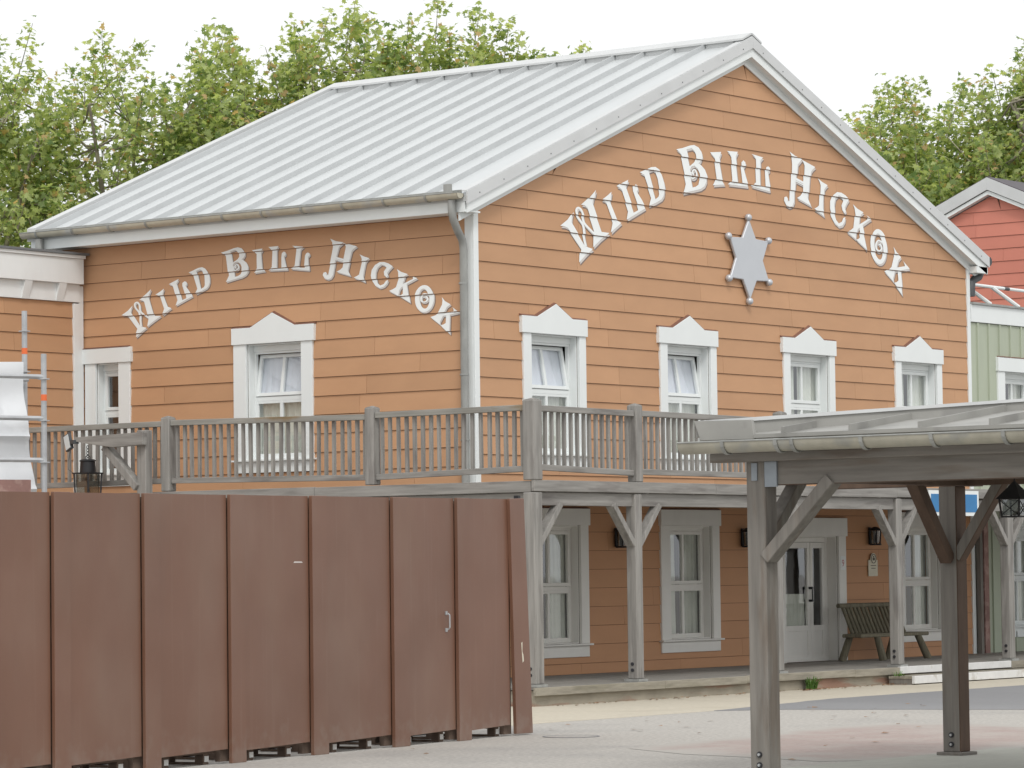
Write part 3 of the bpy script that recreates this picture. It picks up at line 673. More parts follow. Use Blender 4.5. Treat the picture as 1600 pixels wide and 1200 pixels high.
def clip_tri(poly, lo, hi):
    for sgn, lim in ((1, lo), (-1, hi)):
        out = []
        for i in range(len(poly)):
            a, b = poly[i], poly[(i+1) % len(poly)]
            ia, ib = sgn*(a[1]-lim) >= 0, sgn*(b[1]-lim) >= 0
            if ia: out.append(a)
            if ia != ib:
                t = (lim-a[1])/(b[1]-a[1]); out.append((a[0]+(b[0]-a[0])*t, lim))
        poly = out
        if len(poly) < 3: return []
    return poly
def paint(wall, F, zref, mp, sc):
    for conv, comps in LET:
        mb = MB(F)
        for layer, (mi, off) in enumerate(((2, (.042*sc, -.052*sc)), (1, (.026*sc, -.032*sc)), (0, (0, 0)))):
            for ci, rings in enumerate(comps):
                W2 = [[mp(*to_wall(q)) for q in conv(r)] for r in rings]
                W2 = [[(u+off[0]*mp.s, z+off[1]) for u, z in r] for r in W2]
                flat = [p for r in W2 for p in r]
                tris = tessellate_polygon([[Vector((u, z, 0)) for u, z in r] for r in W2])
                lift = .0025 + .0035*layer + .0008*ci
                mb.m = mi
                for t in tris:
                    pl = [flat[i] for i in t]
                    z0, z1 = min(p[1] for p in pl), max(p[1] for p in pl)
                    k = math.floor((z0-zref)/PITCH)
                    while zref+k*PITCH < z1:
                        zb = zref+k*PITCH
                        c = clip_tri(pl, zb+.004, zb+PITCH-.008)
                        if c:
                            mb.add([F(u, .006+.018*(1-(z-zb)/PITCH)+lift, z) for u, z in c], [tuple(range(len(c)))])
                        k += 1
        mb.build('painted_letter', ['letter', 'letter_edge', 'letter_drop'], wall)
class Map:
    def __init__(s, f, sg): s.f = f; s.s = sg
    def __call__(s, u, z): return s.f(u, z)
paint(wall_front, GF, 7.27, Map(lambda x, z: (x, z), 1), 1.0)
paint(wall_side, SF, 7.09, Map(lambda x, z: (-.6594*x-.0325*z+9.0603, -.0294*x+.6631*z+1.4029), -1), .66)

# ------------------------------------------------------------------ star
st = thing('star_ornament', (7.58, -.05, 7.16), 'big silver six-pointed sheriff star with ball tips mounted high on the orange gable', 'star ornament')
pts = []
for k in range(12):
    r = .69 if k % 2 == 0 else .415; a = math.pi/2 + k*math.pi/6; pts.append((7.58+r*math.cos(a), 7.16+r*math.sin(a)))
mb = MB(GF); mb.prism(pts, .045, .095); mb.build('star_plate', 'star', st, bevel=.012)
for k in range(6):
    a = math.pi/2+k*math.pi/3; mb = MB(GF); mb.ball((7.58+.715*math.cos(a), .075, 7.16+.715*math.sin(a)), .064)
    mb.build('ball_tip', 'star', st, smooth=True)

# ------------------------------------------------------------------ balcony
bal = thing('balcony', (-2.7, -3.1, .27), 'weathered grey timber balcony wrapping the orange house on square braced columns', 'balcony')
XB, YB = -2.72, -3.12
mb = MB()
x = XB-.08
mb.box(XB+.02, 24, YB+.06, -.03, 3.10, 3.165); mb.box(XB+.02, -.03, -.03, 8.2, 3.10, 3.165)
mb.build('deck', 'wood_x', bal)
def seg_boards(F, u0, u1, d0, d1, z0, z1, lens, mat, name):
    u = u0; i = 0
    while u < u1-.05:
        v = min(u+lens[i % len(lens)], u1); i += 1
        mb = MB(F); dz = random.uniform(-.006, .006)
        mb.box(u+.003, v-.003, d0, d1, z0+dz, z1+dz); mb.build(name, mat, bal, bevel=.006); u = v
seg_boards(GF, XB-.12, 24, -YB+.05, -YB+.11, 3.03, 3.19, (4.6, 5.3, 4.4), 'wood_x', 'rim_board')
seg_boards(SF, YB-.04, 8.2, -XB+.05, -XB+.11, 3.02, 3.18, (4.0, 4.4, 3.4), 'wood_y', 'rim_board')
seg_boards(GF, XB+.10, 24, -YB-.06, -YB+.045, 2.83, 3.015, (2.4, 3.72, 3.68, 3.7), 'wood_x', 'support_beam')
seg_boards(SF, YB+.1, 8.2, -XB-.06, -XB+.045, 2.82, 3.01, (3.0, 3.9, 4), 'wood_y', 'support_beam')
mb = MB()
for k in range(26): mb.box(XB+.1, -.05, YB+.4+k*.43, YB+.46+k*.43, 2.93, 3.095) if YB+.4+k*.43 < 7.9 else None
for k in range(40):
    mb.box(XB+.5+k*.6, XB+.56+k*.6, YB+.07, -.05, 2.93, 3.095) if XB+.5+k*.6 > .02 else None
mb.build('floor_joist', 'wood_y', bal)
def post(name, parent, x, y, w, z0, z1, mat='wood_z', cap=True, crack=True):
    mb = MB(); h = w/2
    mb.box(x-h, x+h, y-h, y+h, z0, z1)
    if cap:
        b = len(mb.v); mb.v += [(x-h, y-h, z1+.001), (x+h, y-h, z1+.001), (x+h, y+h, z1+.001), (x-h, y+h, z1+.001), (x, y, z1+.035)]
        for f in ((0, 1, 4), (1, 2, 4), (2, 3, 4), (3, 0, 4), (0, 3, 2, 1)): mb.f.append([b+i for i in f]); mb.mi.append(0)
    return mb.build(name, mat, parent, bevel=.012)
COLX = [-2.75, -.27, 3.52, 7.13, 10.83, 14.5, 18.2, 21.9]
for i, cx in enumerate(COLX):
    w = .20 if i == 0 else .175
    c = post('column', bal, cx, YB-.01, w, .31, 3.015, cap=False)
    mb = MB(); mb.box(cx-w/2-.03, cx+w/2+.03, YB-.14, YB+.12, .272, .31); mb.build('base_plate', 'zincgrey', c)
    for z in (.44, .53):
        mb = MB(); mb.tube([(cx-w/2-.016, YB-.01, z), (cx-w/2, YB-.01, z)], .026, 10); mb.build('bolt', 'bolt', c)
    for sg in (-1, 1):
        if i == 0 and sg < 0: continue
        mb = MB(); mb.beam((cx+sg*(w/2-.02), YB-.01, 2.27), (cx+sg*(w/2+.50), YB-.01, 2.86), .09, .145, up=(0, 1, 0)); mb.build('knee_brace', 'wood_z', bal, bevel=.006)
    if i == 0:
        mb = MB(); mb.beam((cx, YB+.08, 2.27), (cx, YB+.62, 2.84), .09, .145, up=(1, 0, 0)); mb.build('knee_brace', 'wood_z', bal, bevel=.006)
for cy in (.3, 4.2, 7.9):
    post('column', bal, XB, cy, .175, 0, 3.01, cap=False)
RPX = [-2.75, -.23, 3.70, 7.4, 11.1, 14.8]
for i, px in enumerate(RPX): post('railing_post', bal, px, YB-.02, .205 if i == 0 else .17, 3.19, 4.32)
RPY = [-.21, 3.83, 8.1]
for py in RPY: post('railing_post', bal, XB-.02, py, .17, 3.19, 4.32)
def railing(F, u0, u1, dc, wob, tm, merge=False, axis='x'):
    mb = MB(F); mb.hexa([F(u, d, z) for z in (0, 1) for d in (0, 1) for u in (0, 1)]); mb.v = []; mb.f = []; mb.mi = []
    def bar(z0a, z0b, h, t):
        m = MB(F); m.hexa([F(u0, dc-t/2, z0a), F(u1, dc-t/2, z0b), F(u0, dc+t/2, z0a), F(u1, dc+t/2, z0b), F(u0, dc-t/2, z0a+h), F(u1, dc-t/2, z0b+h), F(u0, dc+t/2, z0a+h), F(u1, dc+t/2, z0b+h)]); return m
    a, b = 4.165+wob[0], 4.165+wob[1]; c, e = 3.31+wob[2], 3.31+wob[3]
    r = bar(a, b, .085, .09).build('top_rail', tm, bal, bevel=.006)
    bar(c, e, .085, .06).build('bottom_rail', 'wood_'+axis, r, bevel=.006)
    n = int(round((u1-u0)/.15)); m = MB(F)
    for k in range(n):
        t = (k+.5)/n; u = u0+(u1-u0)*t + random.uniform(-.008, .008); lean = random.uniform(-.008, .008); w = random.uniform(.021, .026)
        if not merge: m = MB(F)
        zb_, zt_ = c+(e-c)*t+.03, a+(b-a)*t
        q0, q1 = dc-.065, dc-.02
        m.hexa([F(u-w, q0, zb_-.02), F(u+w, q0, zb_-.02), F(u-w, q1+.0, zb_-.02), F(u+w, q1, zb_-.02), F(u-w+lean, q0, zt_), F(u+w+lean, q0, zt_), F(u-w+lean, q1, zt_), F(u+w+lean, q1, zt_)])
        if not merge: m.build('baluster', 'wood_z', r)
    if merge: m.build('baluster', 'wood_z', r, kind='stuff')
railing(GF, -2.64, -.32, -YB+.03, (.0, -.01, .02, -.03), 'wood_x')
railing(GF, -.14, 3.62, -YB+.03, (-.005, -.02, -.01, -.02), 'wood_x')
railing(GF, 3.79, 7.31, -YB+.03, (0, 0, 0, 0), 'wood_x', merge=True)
railing(GF, 7.49, 11.01, -YB+.03, (0, 0, 0, 0), 'wood_x', merge=True)
railing(SF, -3.02, -.30, -XB+.03, (.01, .0, -.0, -.05), 'rail_y', axis='y')
railing(SF, -.12, 3.74, -XB+.03, (-.02, .03, -.05, -.0), 'rail_y', axis='y')
railing(SF, 3.92, 8.0, -XB+.03, (.02, .02, -.0, -.02), 'rail_y', axis='y')

# ------------------------------------------------------------------ porch
porch = thing('porch', (6, -1.6, 0), 'low timber porch floor on a stained masonry footing under the balcony', 'porch')
mb = MB()
k = 0; y = YB-.12
while y < -.03:
    mb.box(-2.9, 24, y+.003, min(y+.137, -.024), .235, .27+random.uniform(-.002, .002)); y += .14
mb.build('floor_planks', 'planks', porch)
mb = MB(GF)
u = -2.95
while u < 6.9:
    v = min(u+random.uniform(2.2, 3.4), 6.93); dz = random.uniform(-.006, .006)
    mb.box(u, v-.004, 3.245, 3.30, .155+dz, .272+dz); u = v
mb.build('edge_board', 'deckedge', porch, bevel=.006)
mb = MB(GF); mb.box(10.62, 24, 3.245, 3.30, .155, .272); mb.build('edge_board', 'deckedge', porch)
mb = MB(GF); mb.box(-2.90, 24, 3.0, 3.235, -.05, .1545); mb.build('footing_wall', 'masonry', porch)
mb = MB(SF); mb.box(-3.19, 8, 0, 2.86, -.05, .22); mb.build('footing_side', 'masonry', porch)
steps = thing('porch_steps', (10, -3.5, 0), 'two long shallow steps with white painted edges in front of the porch', 'steps')
mb = MB(GF); mb.box(6.935, 10.6, 3.246, 3.305, .165, .280); mb.build('riser', 'steppaint', steps, bevel=.005)
mb = MB(GF); mb.box(6.55, 24, 3.31, 3.74, .10, .142); mb.build('tread', 'deckedge', steps)
mb = MB(GF); mb.box(6.55, 24, 3.742, 3.80, .020, .145); mb.build('riser', 'steppaint', steps, bevel=.005)
mb = MB(GF); mb.box(6.56, 6.60, 3.31, 3.74, 0, .099); mb.build('end_board', 'brownwood_z', steps)

# ------------------------------------------------------------------ porch fittings
def wall_lantern(x, z, label):
    t = thing('wall_lantern', (x, -.03, z-.2), label, 'wall lantern', 'black lanterns on the porch wall')
    mb = MB(GF); mb.box(x-.035, x+.035, .03, .05, z-.14, z+.16); mb.tube([(x, .04, z+.12), (x, .14, z+.14), (x, .15, z+.10)], .012, 6)
    mb.build('wall_bracket', 'black', t)
    mb = MB(GF); mb.lathe((x, .15, z), [(.12, .10), (.10, .125), (.05, .16), (.015, .17)], 4+8); mb.lathe((x, .15, z), [(.10, -.16), (.11, -.14), (.10, -.13)], 12)
    for k in range(4):
        a = math.pi/4+k*math.pi/2; mb.tube([(x+.085*math.cos(a), .15+.085*math.sin(a), z-.14), (x+.10*math.cos(a), .15+.10*math.sin(a), z+.11)], .012, 5)
    mb.build('lantern_cage', 'black', t)
    mb = MB(GF); mb.lathe((x, .15, z), [(.07, -.125), (.088, .095)], 12); mb.build('lantern_glass', 'lampglass', t)
    mb = MB(GF); mb.lathe((x, .15, z), [(.03, -.125), (.03, .02), (.01, .05)], 8); mb.build('candle_tube', 'black', t)
wall_lantern(11.42, 2.45, 'black iron lantern on the orange wall above the cream plaque')
wall_lantern(3.62, 2.42, 'black iron lantern on the orange wall half hidden behind the second balcony column')
wall_lantern(7.30, 2.42, 'black iron lantern on the orange wall beside the thick shelter post')
pq = thing('notice_plaque', (11.5, -.03, 1.75), 'small cream plaque with a round crest hanging above the bench', 'plaque')
mb = MB(GF); mb.box(11.35, 11.66, .026, .045, 1.74, 2.03); mb.build('board', 'plaque', pq, bevel=.004)
mb = MB(GF); mb.prism([(11.505+.10*math.cos(a*math.pi/9), 2.05+.10*math.sin(a*math.pi/9)) for a in range(18)], .046, .055)
mb.build('crest_disc', 'plaque', pq)
mb = MB(GF)
for r0 in (.078,):
    mb.tube([(11.505+r0*math.cos(a*math.pi/9), .057, 2.05+r0*math.sin(a*math.pi/9)) for a in range(19)], .007, 5)
mb.box(11.47, 11.54, .0555, .060, 2.02, 2.07); mb.box(11.485, 11.525, .0555, .060, 2.075, 2.10)
mb.box(11.42, 11.60, .0455, .047, 1.925, 1.936); mb.box(11.44, 11.58, .0455, .047, 1.875, 1.886)
mb.build('faded_print', 'ink', pq)

def text_mesh(txt, size, F, u, d, z, mat, parent, name='lettering', ext=.002):
    cu = bpy.data.curves.new('txt', 'FONT'); cu.body = txt; cu.size = size; cu.extrude = 0; cu.align_x = 'CENTER'
    o = bpy.data.objects.new('txt', cu); scene.collection.objects.link(o)
    dg = bpy.context.evaluated_depsgraph_get(); me = bpy.data.meshes.new_from_object(o.evaluated_get(dg))
    mb = MB(F); mb.add([F(u+v.co.x, d, z+v.co.y) for v in me.vertices], [tuple(p.vertices) for p in me.polygons])
    bpy.data.objects.remove(o); bpy.data.curves.remove(cu); bpy.data.meshes.remove(me)
    return mb.build(name, mat, parent)
nb = thing('number_card', (10.47, -.05, 1.86), 'tiny white card with a pink number 9 fixed to the right door casing', 'number card')
mb = MB(GF); mb.box(10.40, 10.56, .0465, .050, 1.86, 2.10); mb.build('card', 'white', nb)
text_mesh('9', .17, GF, 10.48, .052, 1.92, 'pink', nb)

# blue sign + round sign hanging at the balcony edge
sg_ = thing('blue_sign', (8.95, YB-.2, 2.75), 'blue sign with white border fixed to the balcony edge behind the shelter braces', 'sign')
mb = MB(GF); mb.box(7.98, 9.62, 3.26, 3.285, 2.74, 3.16); mb.build('border', 'white', sg_)
mb = MB(GF); mb.box(8.04, 9.56, 3.286, 3.290, 2.80, 3.10); mb.build('face', 'bluesign', sg_)
text_mesh('n', .20, GF, 8.36, 3.293, 2.88, 'white', sg_)
rs = thing('round_sign', (8.02, YB-.2, 2.5), 'small round red sign with pale rim beside the blue sign', 'sign')
mb = MB(GF); mb.prism([(8.02+.19*math.cos(a*math.pi/14), 2.66+.19*math.sin(a*math.pi/14)) for a in range(28)], 3.26, 3.275); mb.build('rim', 'white', rs)
mb = MB(GF); mb.prism([(8.02+.16*math.cos(a*math.pi/14), 2.66+.16*math.sin(a*math.pi/14)) for a in range(28)], 3.276, 3.282); mb.build('face', 'redsign', rs)

# bench of rustic logs
bn = thing('log_bench', (10.9, -.55, .27), 'rustic dark log bench with slatted back standing on the porch by the wall', 'bench')
mb = MB(); mb.box(9.80, 12.10, -.82, -.42, .68, .745); mb.build('seat', 'bench', bn, bevel=.015)
for (x0, x1, y0, y1) in ((9.98, 9.86, -.47, -.38), (10.42, 10.48, -.76, -.84), (11.45, 11.40, -.47, -.38), (11.80, 11.98, -.76, -.86)):
    mb = MB(); mb.tube([(x0, y0, .69), (x1, y1, .272)], [.06, .07], 10); mb.build('leg', 'bench', bn, smooth=True)
for k in range(15):
    u = 10.02+k*.125; mb = MB(); j = random.uniform(-.01, .01)
    mb.tube([(u+.06, -.47, .74), (u+j-.04, -.33, 1.21)], [.033, .030], 8); mb.build('back_slat', 'bench', bn, smooth=True)
mb = MB(); mb.tube([(9.84, -.33, 1.235), (11.92, -.33, 1.235)], .042, 9); mb.build('back_rail', 'bench', bn, smooth=True)

def weed(x, y, s, label, n=70):
    mb = MB(); rnd = random.Random(int(x*100))
    for i in range(n):
        a = rnd.uniform(0, 6.28); L = s*rnd.uniform(.5, 1.1); lean = rnd.uniform(.2, 1.0); ca, sa = math.cos(a), math.sin(a)
        bx, by = x+rnd.uniform(-.08, .08)*s*4, y+rnd.uniform(-.04, .04)
        w = .014; p = []
        for t in (0, .5, 1):
            r = L*lean*t*t; z = L*t*(1-.35*lean*t); ww = w*(1.2-t)
            p += [(bx+ca*r-sa*ww, by+sa*r+ca*ww, z+.01), (bx+ca*r+sa*ww, by+sa*r-ca*ww, z+.01)]
        mb.add(p, [(0, 1, 3, 2), (2, 3, 5, 4)])
    mb.build('weed', 'weed', origin=(x, y, 0), label=label, category='weed', group='weeds along the porch footing')
weed(4.15, -3.36, .24, 'sparse green weed tuft growing at the middle of the porch footing')
weed(6.70, -3.42, .22, 'fuller green weed tuft growing where the footing meets the white steps', 110)
mb = MB(); rnd = random.Random(5)
for i in range(240):
    x = rnd.choice([rnd.gauss(6.5, .4), rnd.gauss(4.2, .4), rnd.uniform(-2.8, 7), rnd.uniform(-2.8, 7)]); y = -3.36-abs(rnd.gauss(0, .16))
    a = rnd.uniform(0, 6.28); s = rnd.uniform(.012, .035)
    mb.add([(x+s*math.cos(a+q), y+s*math.sin(a+q), .012+rnd.uniform(0, .015)) for q in (0, 1.7, 3.1, 4.6)], [(0, 1, 2, 3)])
mb.build('leaf_litter', 'litter', kind='stuff', label='dead leaves scattered along the foot of the porch', category='leaves')

mb = MB(); rnd = random.Random(15)
for i in range(60):
    x = rnd.uniform(-14, 0); y = rnd.uniform(-15.5, -7.2); a = rnd.uniform(0, 6.28); s = rnd.uniform(.015, .05)
    mb.add([(x+s*math.cos(a+q)*1.4, y+s*math.sin(a+q), .012+rnd.uniform(0, .01)) for q in (0, 1.5, 3.2, 4.7)], [(0, 1, 2, 3)])
mb.build('paving_debris', 'litter', kind='stuff', label='scattered dead leaves on the pale paving', category='leaves')
# ------------------------------------------------------------------ bracket lantern on the balcony
br = thing('bracket_post', (-2.95, 4.09, 2.6), 'weathered timber bracket arm bolted outside the left balcony railing', 'bracket')
BF = Frame((-2.93, 0, 0), (0, 1, 0), (-1, 0, 0))
mb = MB(BF); mb.box(4.0, 4.19, -.02, .14, 2.7, 4.13); mb.build('upright', 'wood_z', br, bevel=.01)
mb = MB(BF); mb.prism([(3.96, 3.90), (4.6, 3.88), (5.05, 3.94), (5.40, 4.0), (5.40, 4.06), (4.2, 4.09), (3.96, 4.10)], .141, .25); mb.build('arm', 'wood_y', br, bevel=.008)
mb = MB(BF); mb.beam((4.17, .11, 3.25), (4.85, .11, 3.90), .12, .16, up=(1, 0, 0)); mb.build('diagonal_brace', 'wood_z', br, bevel=.008)
mb = MB(BF); mb.tube([(4.09, .141, 3.97), (4.09, .156, 3.97)], .02, 8); mb.build('bolt', 'plate', br)
hl = thing('hanging_lantern', (-3.1, 5.17, 3.0), 'large square black lantern hanging by a chain from the balcony bracket arm', 'lantern')
LF = Frame((-3.12, 5.17, 0), (0, 1, 0), (-1, 0, 0))
mb = MB(LF)
for k in range(5): mb.tube([(.018*math.cos(a*1.05)*(1 if k % 2 else .3), .018*math.cos(a*1.05)*(.3 if k % 2 else 1), 3.90-k*.045+.03*math.sin(a*1.05)) for a in range(7)], .006, 5)
mb.tube([(-.05, 0, 3.70), (-.05, 0, 3.75), (0, 0, 3.78), (.05, 0, 3.75), (.05, 0, 3.70)], .008, 6)
mb.build('chain', 'black', hl)
mb = MB(LF); mb.lathe((0, 0, 3.51), [(.125, 0), (.115, .17), (.135, .18), (.10, .205)], 16); mb.build('vent_hood', 'black', hl, smooth=True)
mb = MB(LF); s = .15
mb.box(-s-.02, s+.02, -s-.02, s+.02, 3.49, 3.51)
for a in (-1, 1):
    for b in (-1, 1): mb.beam((a*s*.86, b*s*.86, 2.95), (a*s, b*s, 3.495), .026, .026)
mb.box(-s*.9, s*.9, -s*.9, s*.9, 2.93, 2.955)
mb.build('lantern_frame', 'black', hl)
mb = MB(LF); mb.box(-s*.84, s*.84, -s*.84, s*.84, 2.96, 3.485); mb.build('lantern_glass', 'lampglass', hl)
mb = MB(LF); mb.tube([(0, 0, 3.49), (.01, .01, 3.40), (-.02, 0, 3.25), (0, 0, 3.10)], .02, 8); mb.build('lamp_tube', 'black', hl)
fl = thing('floodlight', (-3.1, 5.5, 3.9), 'small dark LED floodlight clamped to the tip of the bracket arm', 'floodlight')
mb = MB(LF, lambda u, d, z: (u*math.cos(.45)-(z-4.0)*math.sin(.45)*-.0+.42+.0, d, z-.0))
FFm = Frame((-3.12, 5.55, 3.99), Vector((.25, .95, 0)).normalized(), Vector((-.95, .25, 0)).normalized())
def tiltf(u, d, z): c, s_ = math.cos(.35), math.sin(.35); return (u*c+z*s_, d, -u*s_+z*c)
mb = MB(FFm, tiltf); mb.box(-.085, .085, .0, .05, -.13, .13); mb.build('housing', 'darkmetal', fl, bevel=.006)
mb = MB(FFm, tiltf); mb.box(-.068, .068, .051, .056, -.11, .11); mb.build('lens', 'lens', fl)
mb = MB(FFm, tiltf); mb.box(-.066, .066, .0505, .0508, -.105, .105); mb.build('reflector', 'tube', fl)
mb = MB(FFm); mb.tube([(-.06, -.01, -.02), (-.16, .0, .0)], .02, 8); mb.box(-.2, -.1, -.04, .06, -.03, .03); mb.build('clamp', 'darkmetal', fl)
mb = MB(FFm); mb.tube([(.0, -.01, -.13), (.02, .02, -.3), (-.03, .05, -.42), (-.22, .05, -.50)], .005, 5); mb.build('cable', 'darkmetal', fl)

# ------------------------------------------------------------------ left wing
wing = thing('side_wing', (-5, 9.5, 0), 'lower flat-roofed orange wing with a deep white parapet at the left edge', 'building')
WF = Frame((0, 8.24, 0), (1, 0, 0), (0, -1, 0))
mb = siding(WF, -11, -.02, 6.21, 0.1, 6.47, [], left=lambda z: -11, right=lambda z: -.27, seed=21)
mb.m = 1; mb.box(-11, -.03, 0, -.2, 0, 6.47); mb.box(-11, -10.8, -.21, -6, 0, 6.47)
mb.build('wall', ['orange', 'gap'], wing)
mb = MB(WF); mb.box(-.29, -.15, .0, .05, 3.1, 6.45); mb.box(-.149, -.045, .0, .035, 3.1, 6.75); mb.build('corner_board', 'white_dirty', wing, bevel=.005)
mb = MB(WF); mb.box(-11, -.14, -.1, .14, 6.77, 7.19); mb.box(-11, -.12, -.1, .17, 7.192, 7.25); mb.box(-11, -.151, -.1, .055, 6.47, 6.769)
mb.build('parapet', 'white_dirty', wing, bevel=.004)
for u in (-.62, -1.42, -2.22, -3.02, -3.82):
    mb = MB(WF); mb.hexa([mb.P(u-.10, .056, 6.47), mb.P(u+.06, .056, 6.47), mb.P(u-.10, .062, 6.47), mb.P(u+.06, .062, 6.47),
                          mb.P(u-.08, .056, 6.768), mb.P(u+.09, .056, 6.768), mb.P(u-.08, .135, 6.768), mb.P(u+.09, .135, 6.768)]); mb.build('parapet_bracket', 'white_dirty', wing)
mb = MB(WF); mb.box(-11, -.06, -.3, .20, 7.252, 7.29); mb.build('coping', 'coping', wing)
mb = MB(WF); mb.box(-11, -.1, -.3, -6, 6.9, 7.0); mb.build('flat_roof', 'coping', wing)

# ------------------------------------------------------------------ green building on the right
gb = thing('green_building', (20, 4, 0), 'sage green board-and-batten building with white parapet, right of the orange house', 'building')
ops = [(16.42, 17.56, 3.74, 5.58), (16.50, 17.64, .75, 2.58), (20.2, 21.3, 3.74, 5.58)]
mb = MB(GF)
cuts = [15.175+.4175*k for k in range(22)]
for c in subtract(W+.045, 24.3, .27, 6.46, [(a-.1, b+.1, c_-.1, d_+.1) for a, b, c_, d_ in ops]): mb.box(c[0], c[1], .0, .012, c[2], c[3])
x = 15.43
while x < 24:
    for c in subtract(x-.02, x+.02, .27, 6.46, [(a-.1, b+.1, c_-.1, d_+.1) for a, b, c_, d_ in ops]): mb.box(c[0], c[1], .0125, .045, c[2], c[3])
    x += .4175
mb.m = 1
for c in subtract(W+.045, 24.3, 0, 6.46, ops): mb.box(c[0], c[1], -.001, -.16, c[2], c[3])
mb.box(24.1, 24.3, -.17, -8, 0, 6.46); mb.box(W+.2, 24, -.8, -.9, 0, 6.3)
mb.build('wall', ['green', 'inside'], gb)
mb = MB(GF); mb.box(W+.045, 24.4, -.1, .05, 6.47, 6.80); mb.build('parapet', 'white', gb, bevel=.004)
mb = MB(GF); mb.box(W+.045, 24.4, -.2, .09, 6.802, 6.84); mb.build('coping', 'zincgrey', gb)
mb = MB(GF); mb.box(W+.045, 24.2, -.21, -8, 6.5, 6.6); mb.build('flat_roof', 'coping', gb)
for o in ops: window(gb, GF, o, peak=False, curtain='curtain_dim', mid=o[2]+.92, gap=.2)
mb = MB(GF); mb.box(W+.05, W+.14, .05, .14, .27, 3.05); mb.m = 1; mb.box(W+.16, W+.33, .05, .16, .27, 3.05); mb.build('corner_board', ['brownwood_z', 'toeboard'], gb)
pr = thing('roof_guard_rail', (17, .3, 6.8), 'white tubular guard rail on the flat roof of the green building', 'guard rail')
mb = MB(); mb.tube([(15.6, .32, 7.23), (20.5, .32, 7.20)], .03, 8); mb.build('top_tube', 'white', pr, smooth=True)
for x in (15.55, 16.65, 18.4, 20.1):
    mb = MB(); mb.tube([(x, .33, 7.22), (x+.62, .1, 6.86)], .04, 8); mb.build('strut', 'white', pr, smooth=True)
mb = MB(); mb.tube([(17.10, .32, 7.22), (17.28, .32, 7.218)], .034, 8); mb.build('coupler', 'darkmetal', pr, smooth=True)

# red gabled building further back
rb = thing('red_building', (33, 7.8, 0), 'red clapboard gabled building with white metal verge seen behind the roof corner', 'building')
RX = 30.0; RF = Frame((RX, 7.79, 0), (0, 1, 0), (-1, 0, 0)); hw = 5.6; rs_ = .43
mb = siding(RF, -hw, hw, 10.2, 6.0, 10.55, [], left=lambda z: -min(hw, (10.56-z)/rs_), right=lambda z: min(hw, (10.56-z)/rs_), seed=31)
mb.m = 1; mb.prism([(-hw, 0), (hw, 0), (hw, 10.56-hw*rs_), (0, 10.56), (-hw, 10.56-hw*rs_)], 0, -.2)
mb.build('wall', ['red', 'gap'], rb)
for nm, (d0, d1, a, b, mt) in dict(verge_flashing=(.18, .22, .13, .42, 'flash'), barge_board=(.02, .18, .02, .11, 'white')).items():
    mb = MB(RF)
    for sg in (-1, 1):
        e = sg*(hw+.4); m_ = sg*.001
        mb.hexa([mb.P(e, d0, 10.56-abs(e)*rs_+a), mb.P(m_, d0, 10.56+a), mb.P(e, d1, 10.56-abs(e)*rs_+a), mb.P(m_, d1, 10.56+a),
                 mb.P(e, d0, 10.56-abs(e)*rs_+b), mb.P(m_, d0, 10.56+b), mb.P(e, d1, 10.56-abs(e)*rs_+b), mb.P(m_, d1, 10.56+b)])
    mb.build(nm, mt, rb)
mb = MB(RF)
for sg in (-1, 1):
    e = sg*(hw+.4); m_ = 0
    mb.hexa([mb.P(e, .2, 10.56-abs(e)*rs_+.38), mb.P(m_, .2, 10.94), mb.P(e, -14, 10.56-abs(e)*rs_+.38), mb.P(m_, -14, 10.94),
             mb.P(e, .2, 10.56-abs(e)*rs_+.44), mb.P(m_, .2, 11.0), mb.P(e, -14, 10.56-abs(e)*rs_+.44), mb.P(m_, -14, 11.0)])
mb.build('roof', 'slate', rb)

# ------------------------------------------------------------------ brown hoarding
fn = thing('site_hoarding', (-13, -8.6, 0), 'tall brown painted site hoarding of flat panels and proud battens in the foreground', 'fence')
FF = Frame((-9.57, -8.14, 0), Vector((-.98896, -.14818, 0)).normalized(), Vector((.14818, -.98896, 0)).normalized())
bat = [(.02, .46), (1.46, 1.74), (2.84, 3.17), (4.55, 4.85), (6.15, 6.42), (7.68, 7.95), (9.18, 9.44), (10.75, 11.0), (12.25, 12.5)]
top = lambda s_: 2.745-.0048*s_
for i in range(len(bat)-1):
    a, b = bat[i][1], bat[i+1][0]
    mb = MB(FF); n = 6; v = []; f = []
    bow = random.uniform(.004, .014)
    mb.prism([(a+.016, .13+.004*i), (b+.10, .10+.004*i), (b+.10, top(b)), (a+.016, top(a))], -.035, 0.0)
    mb.build('panel', 'fence', fn)
    mb = MB(FF); mb.box(a-.08, a+.10, -.10, -.04, .02, top(a)-.03); mb.build('seam_backing', 'pallet', fn)  # dark strip added so the gap beside the batten reads dark
for i, (a, b) in enumerate(bat):
    mb = MB(FF)
    if i == 0: mb.prism([(.0, .015), (.40, .02), (.50, top(0)), (.155, top(0)+.01)], .001, .042); mb.prism([(-.01, .02), (.02, .02), (.18, top(0)), (.145, top(0))], -.10, -.001)
    else: mb.prism([(a, .0), (b, .0), (b, top(b)+.004), (a, top(a)+.004)], .001, .042)
    mb.build('batten', 'fence', fn, bevel=.004)
mb = MB(FF); mb.box(.1, 12.4, -1.13, -1.16, 0, .14); mb.build('dark_backing_strip', 'black', fn)  # added black strip stands in for the darkness behind the pallets
mb = MB(FF); mb.tube([(1.955, .03, 1.26), (1.955, .05, 1.28), (1.955, .05, 1.42), (1.955, .03, 1.44)], .009, 8); mb.box(1.935, 1.975, .0, .012, 1.235, 1.275); mb.box(1.935, 1.975, .0, .012, 1.425, 1.465)
mb.build('pull_handle', 'tube', fn)
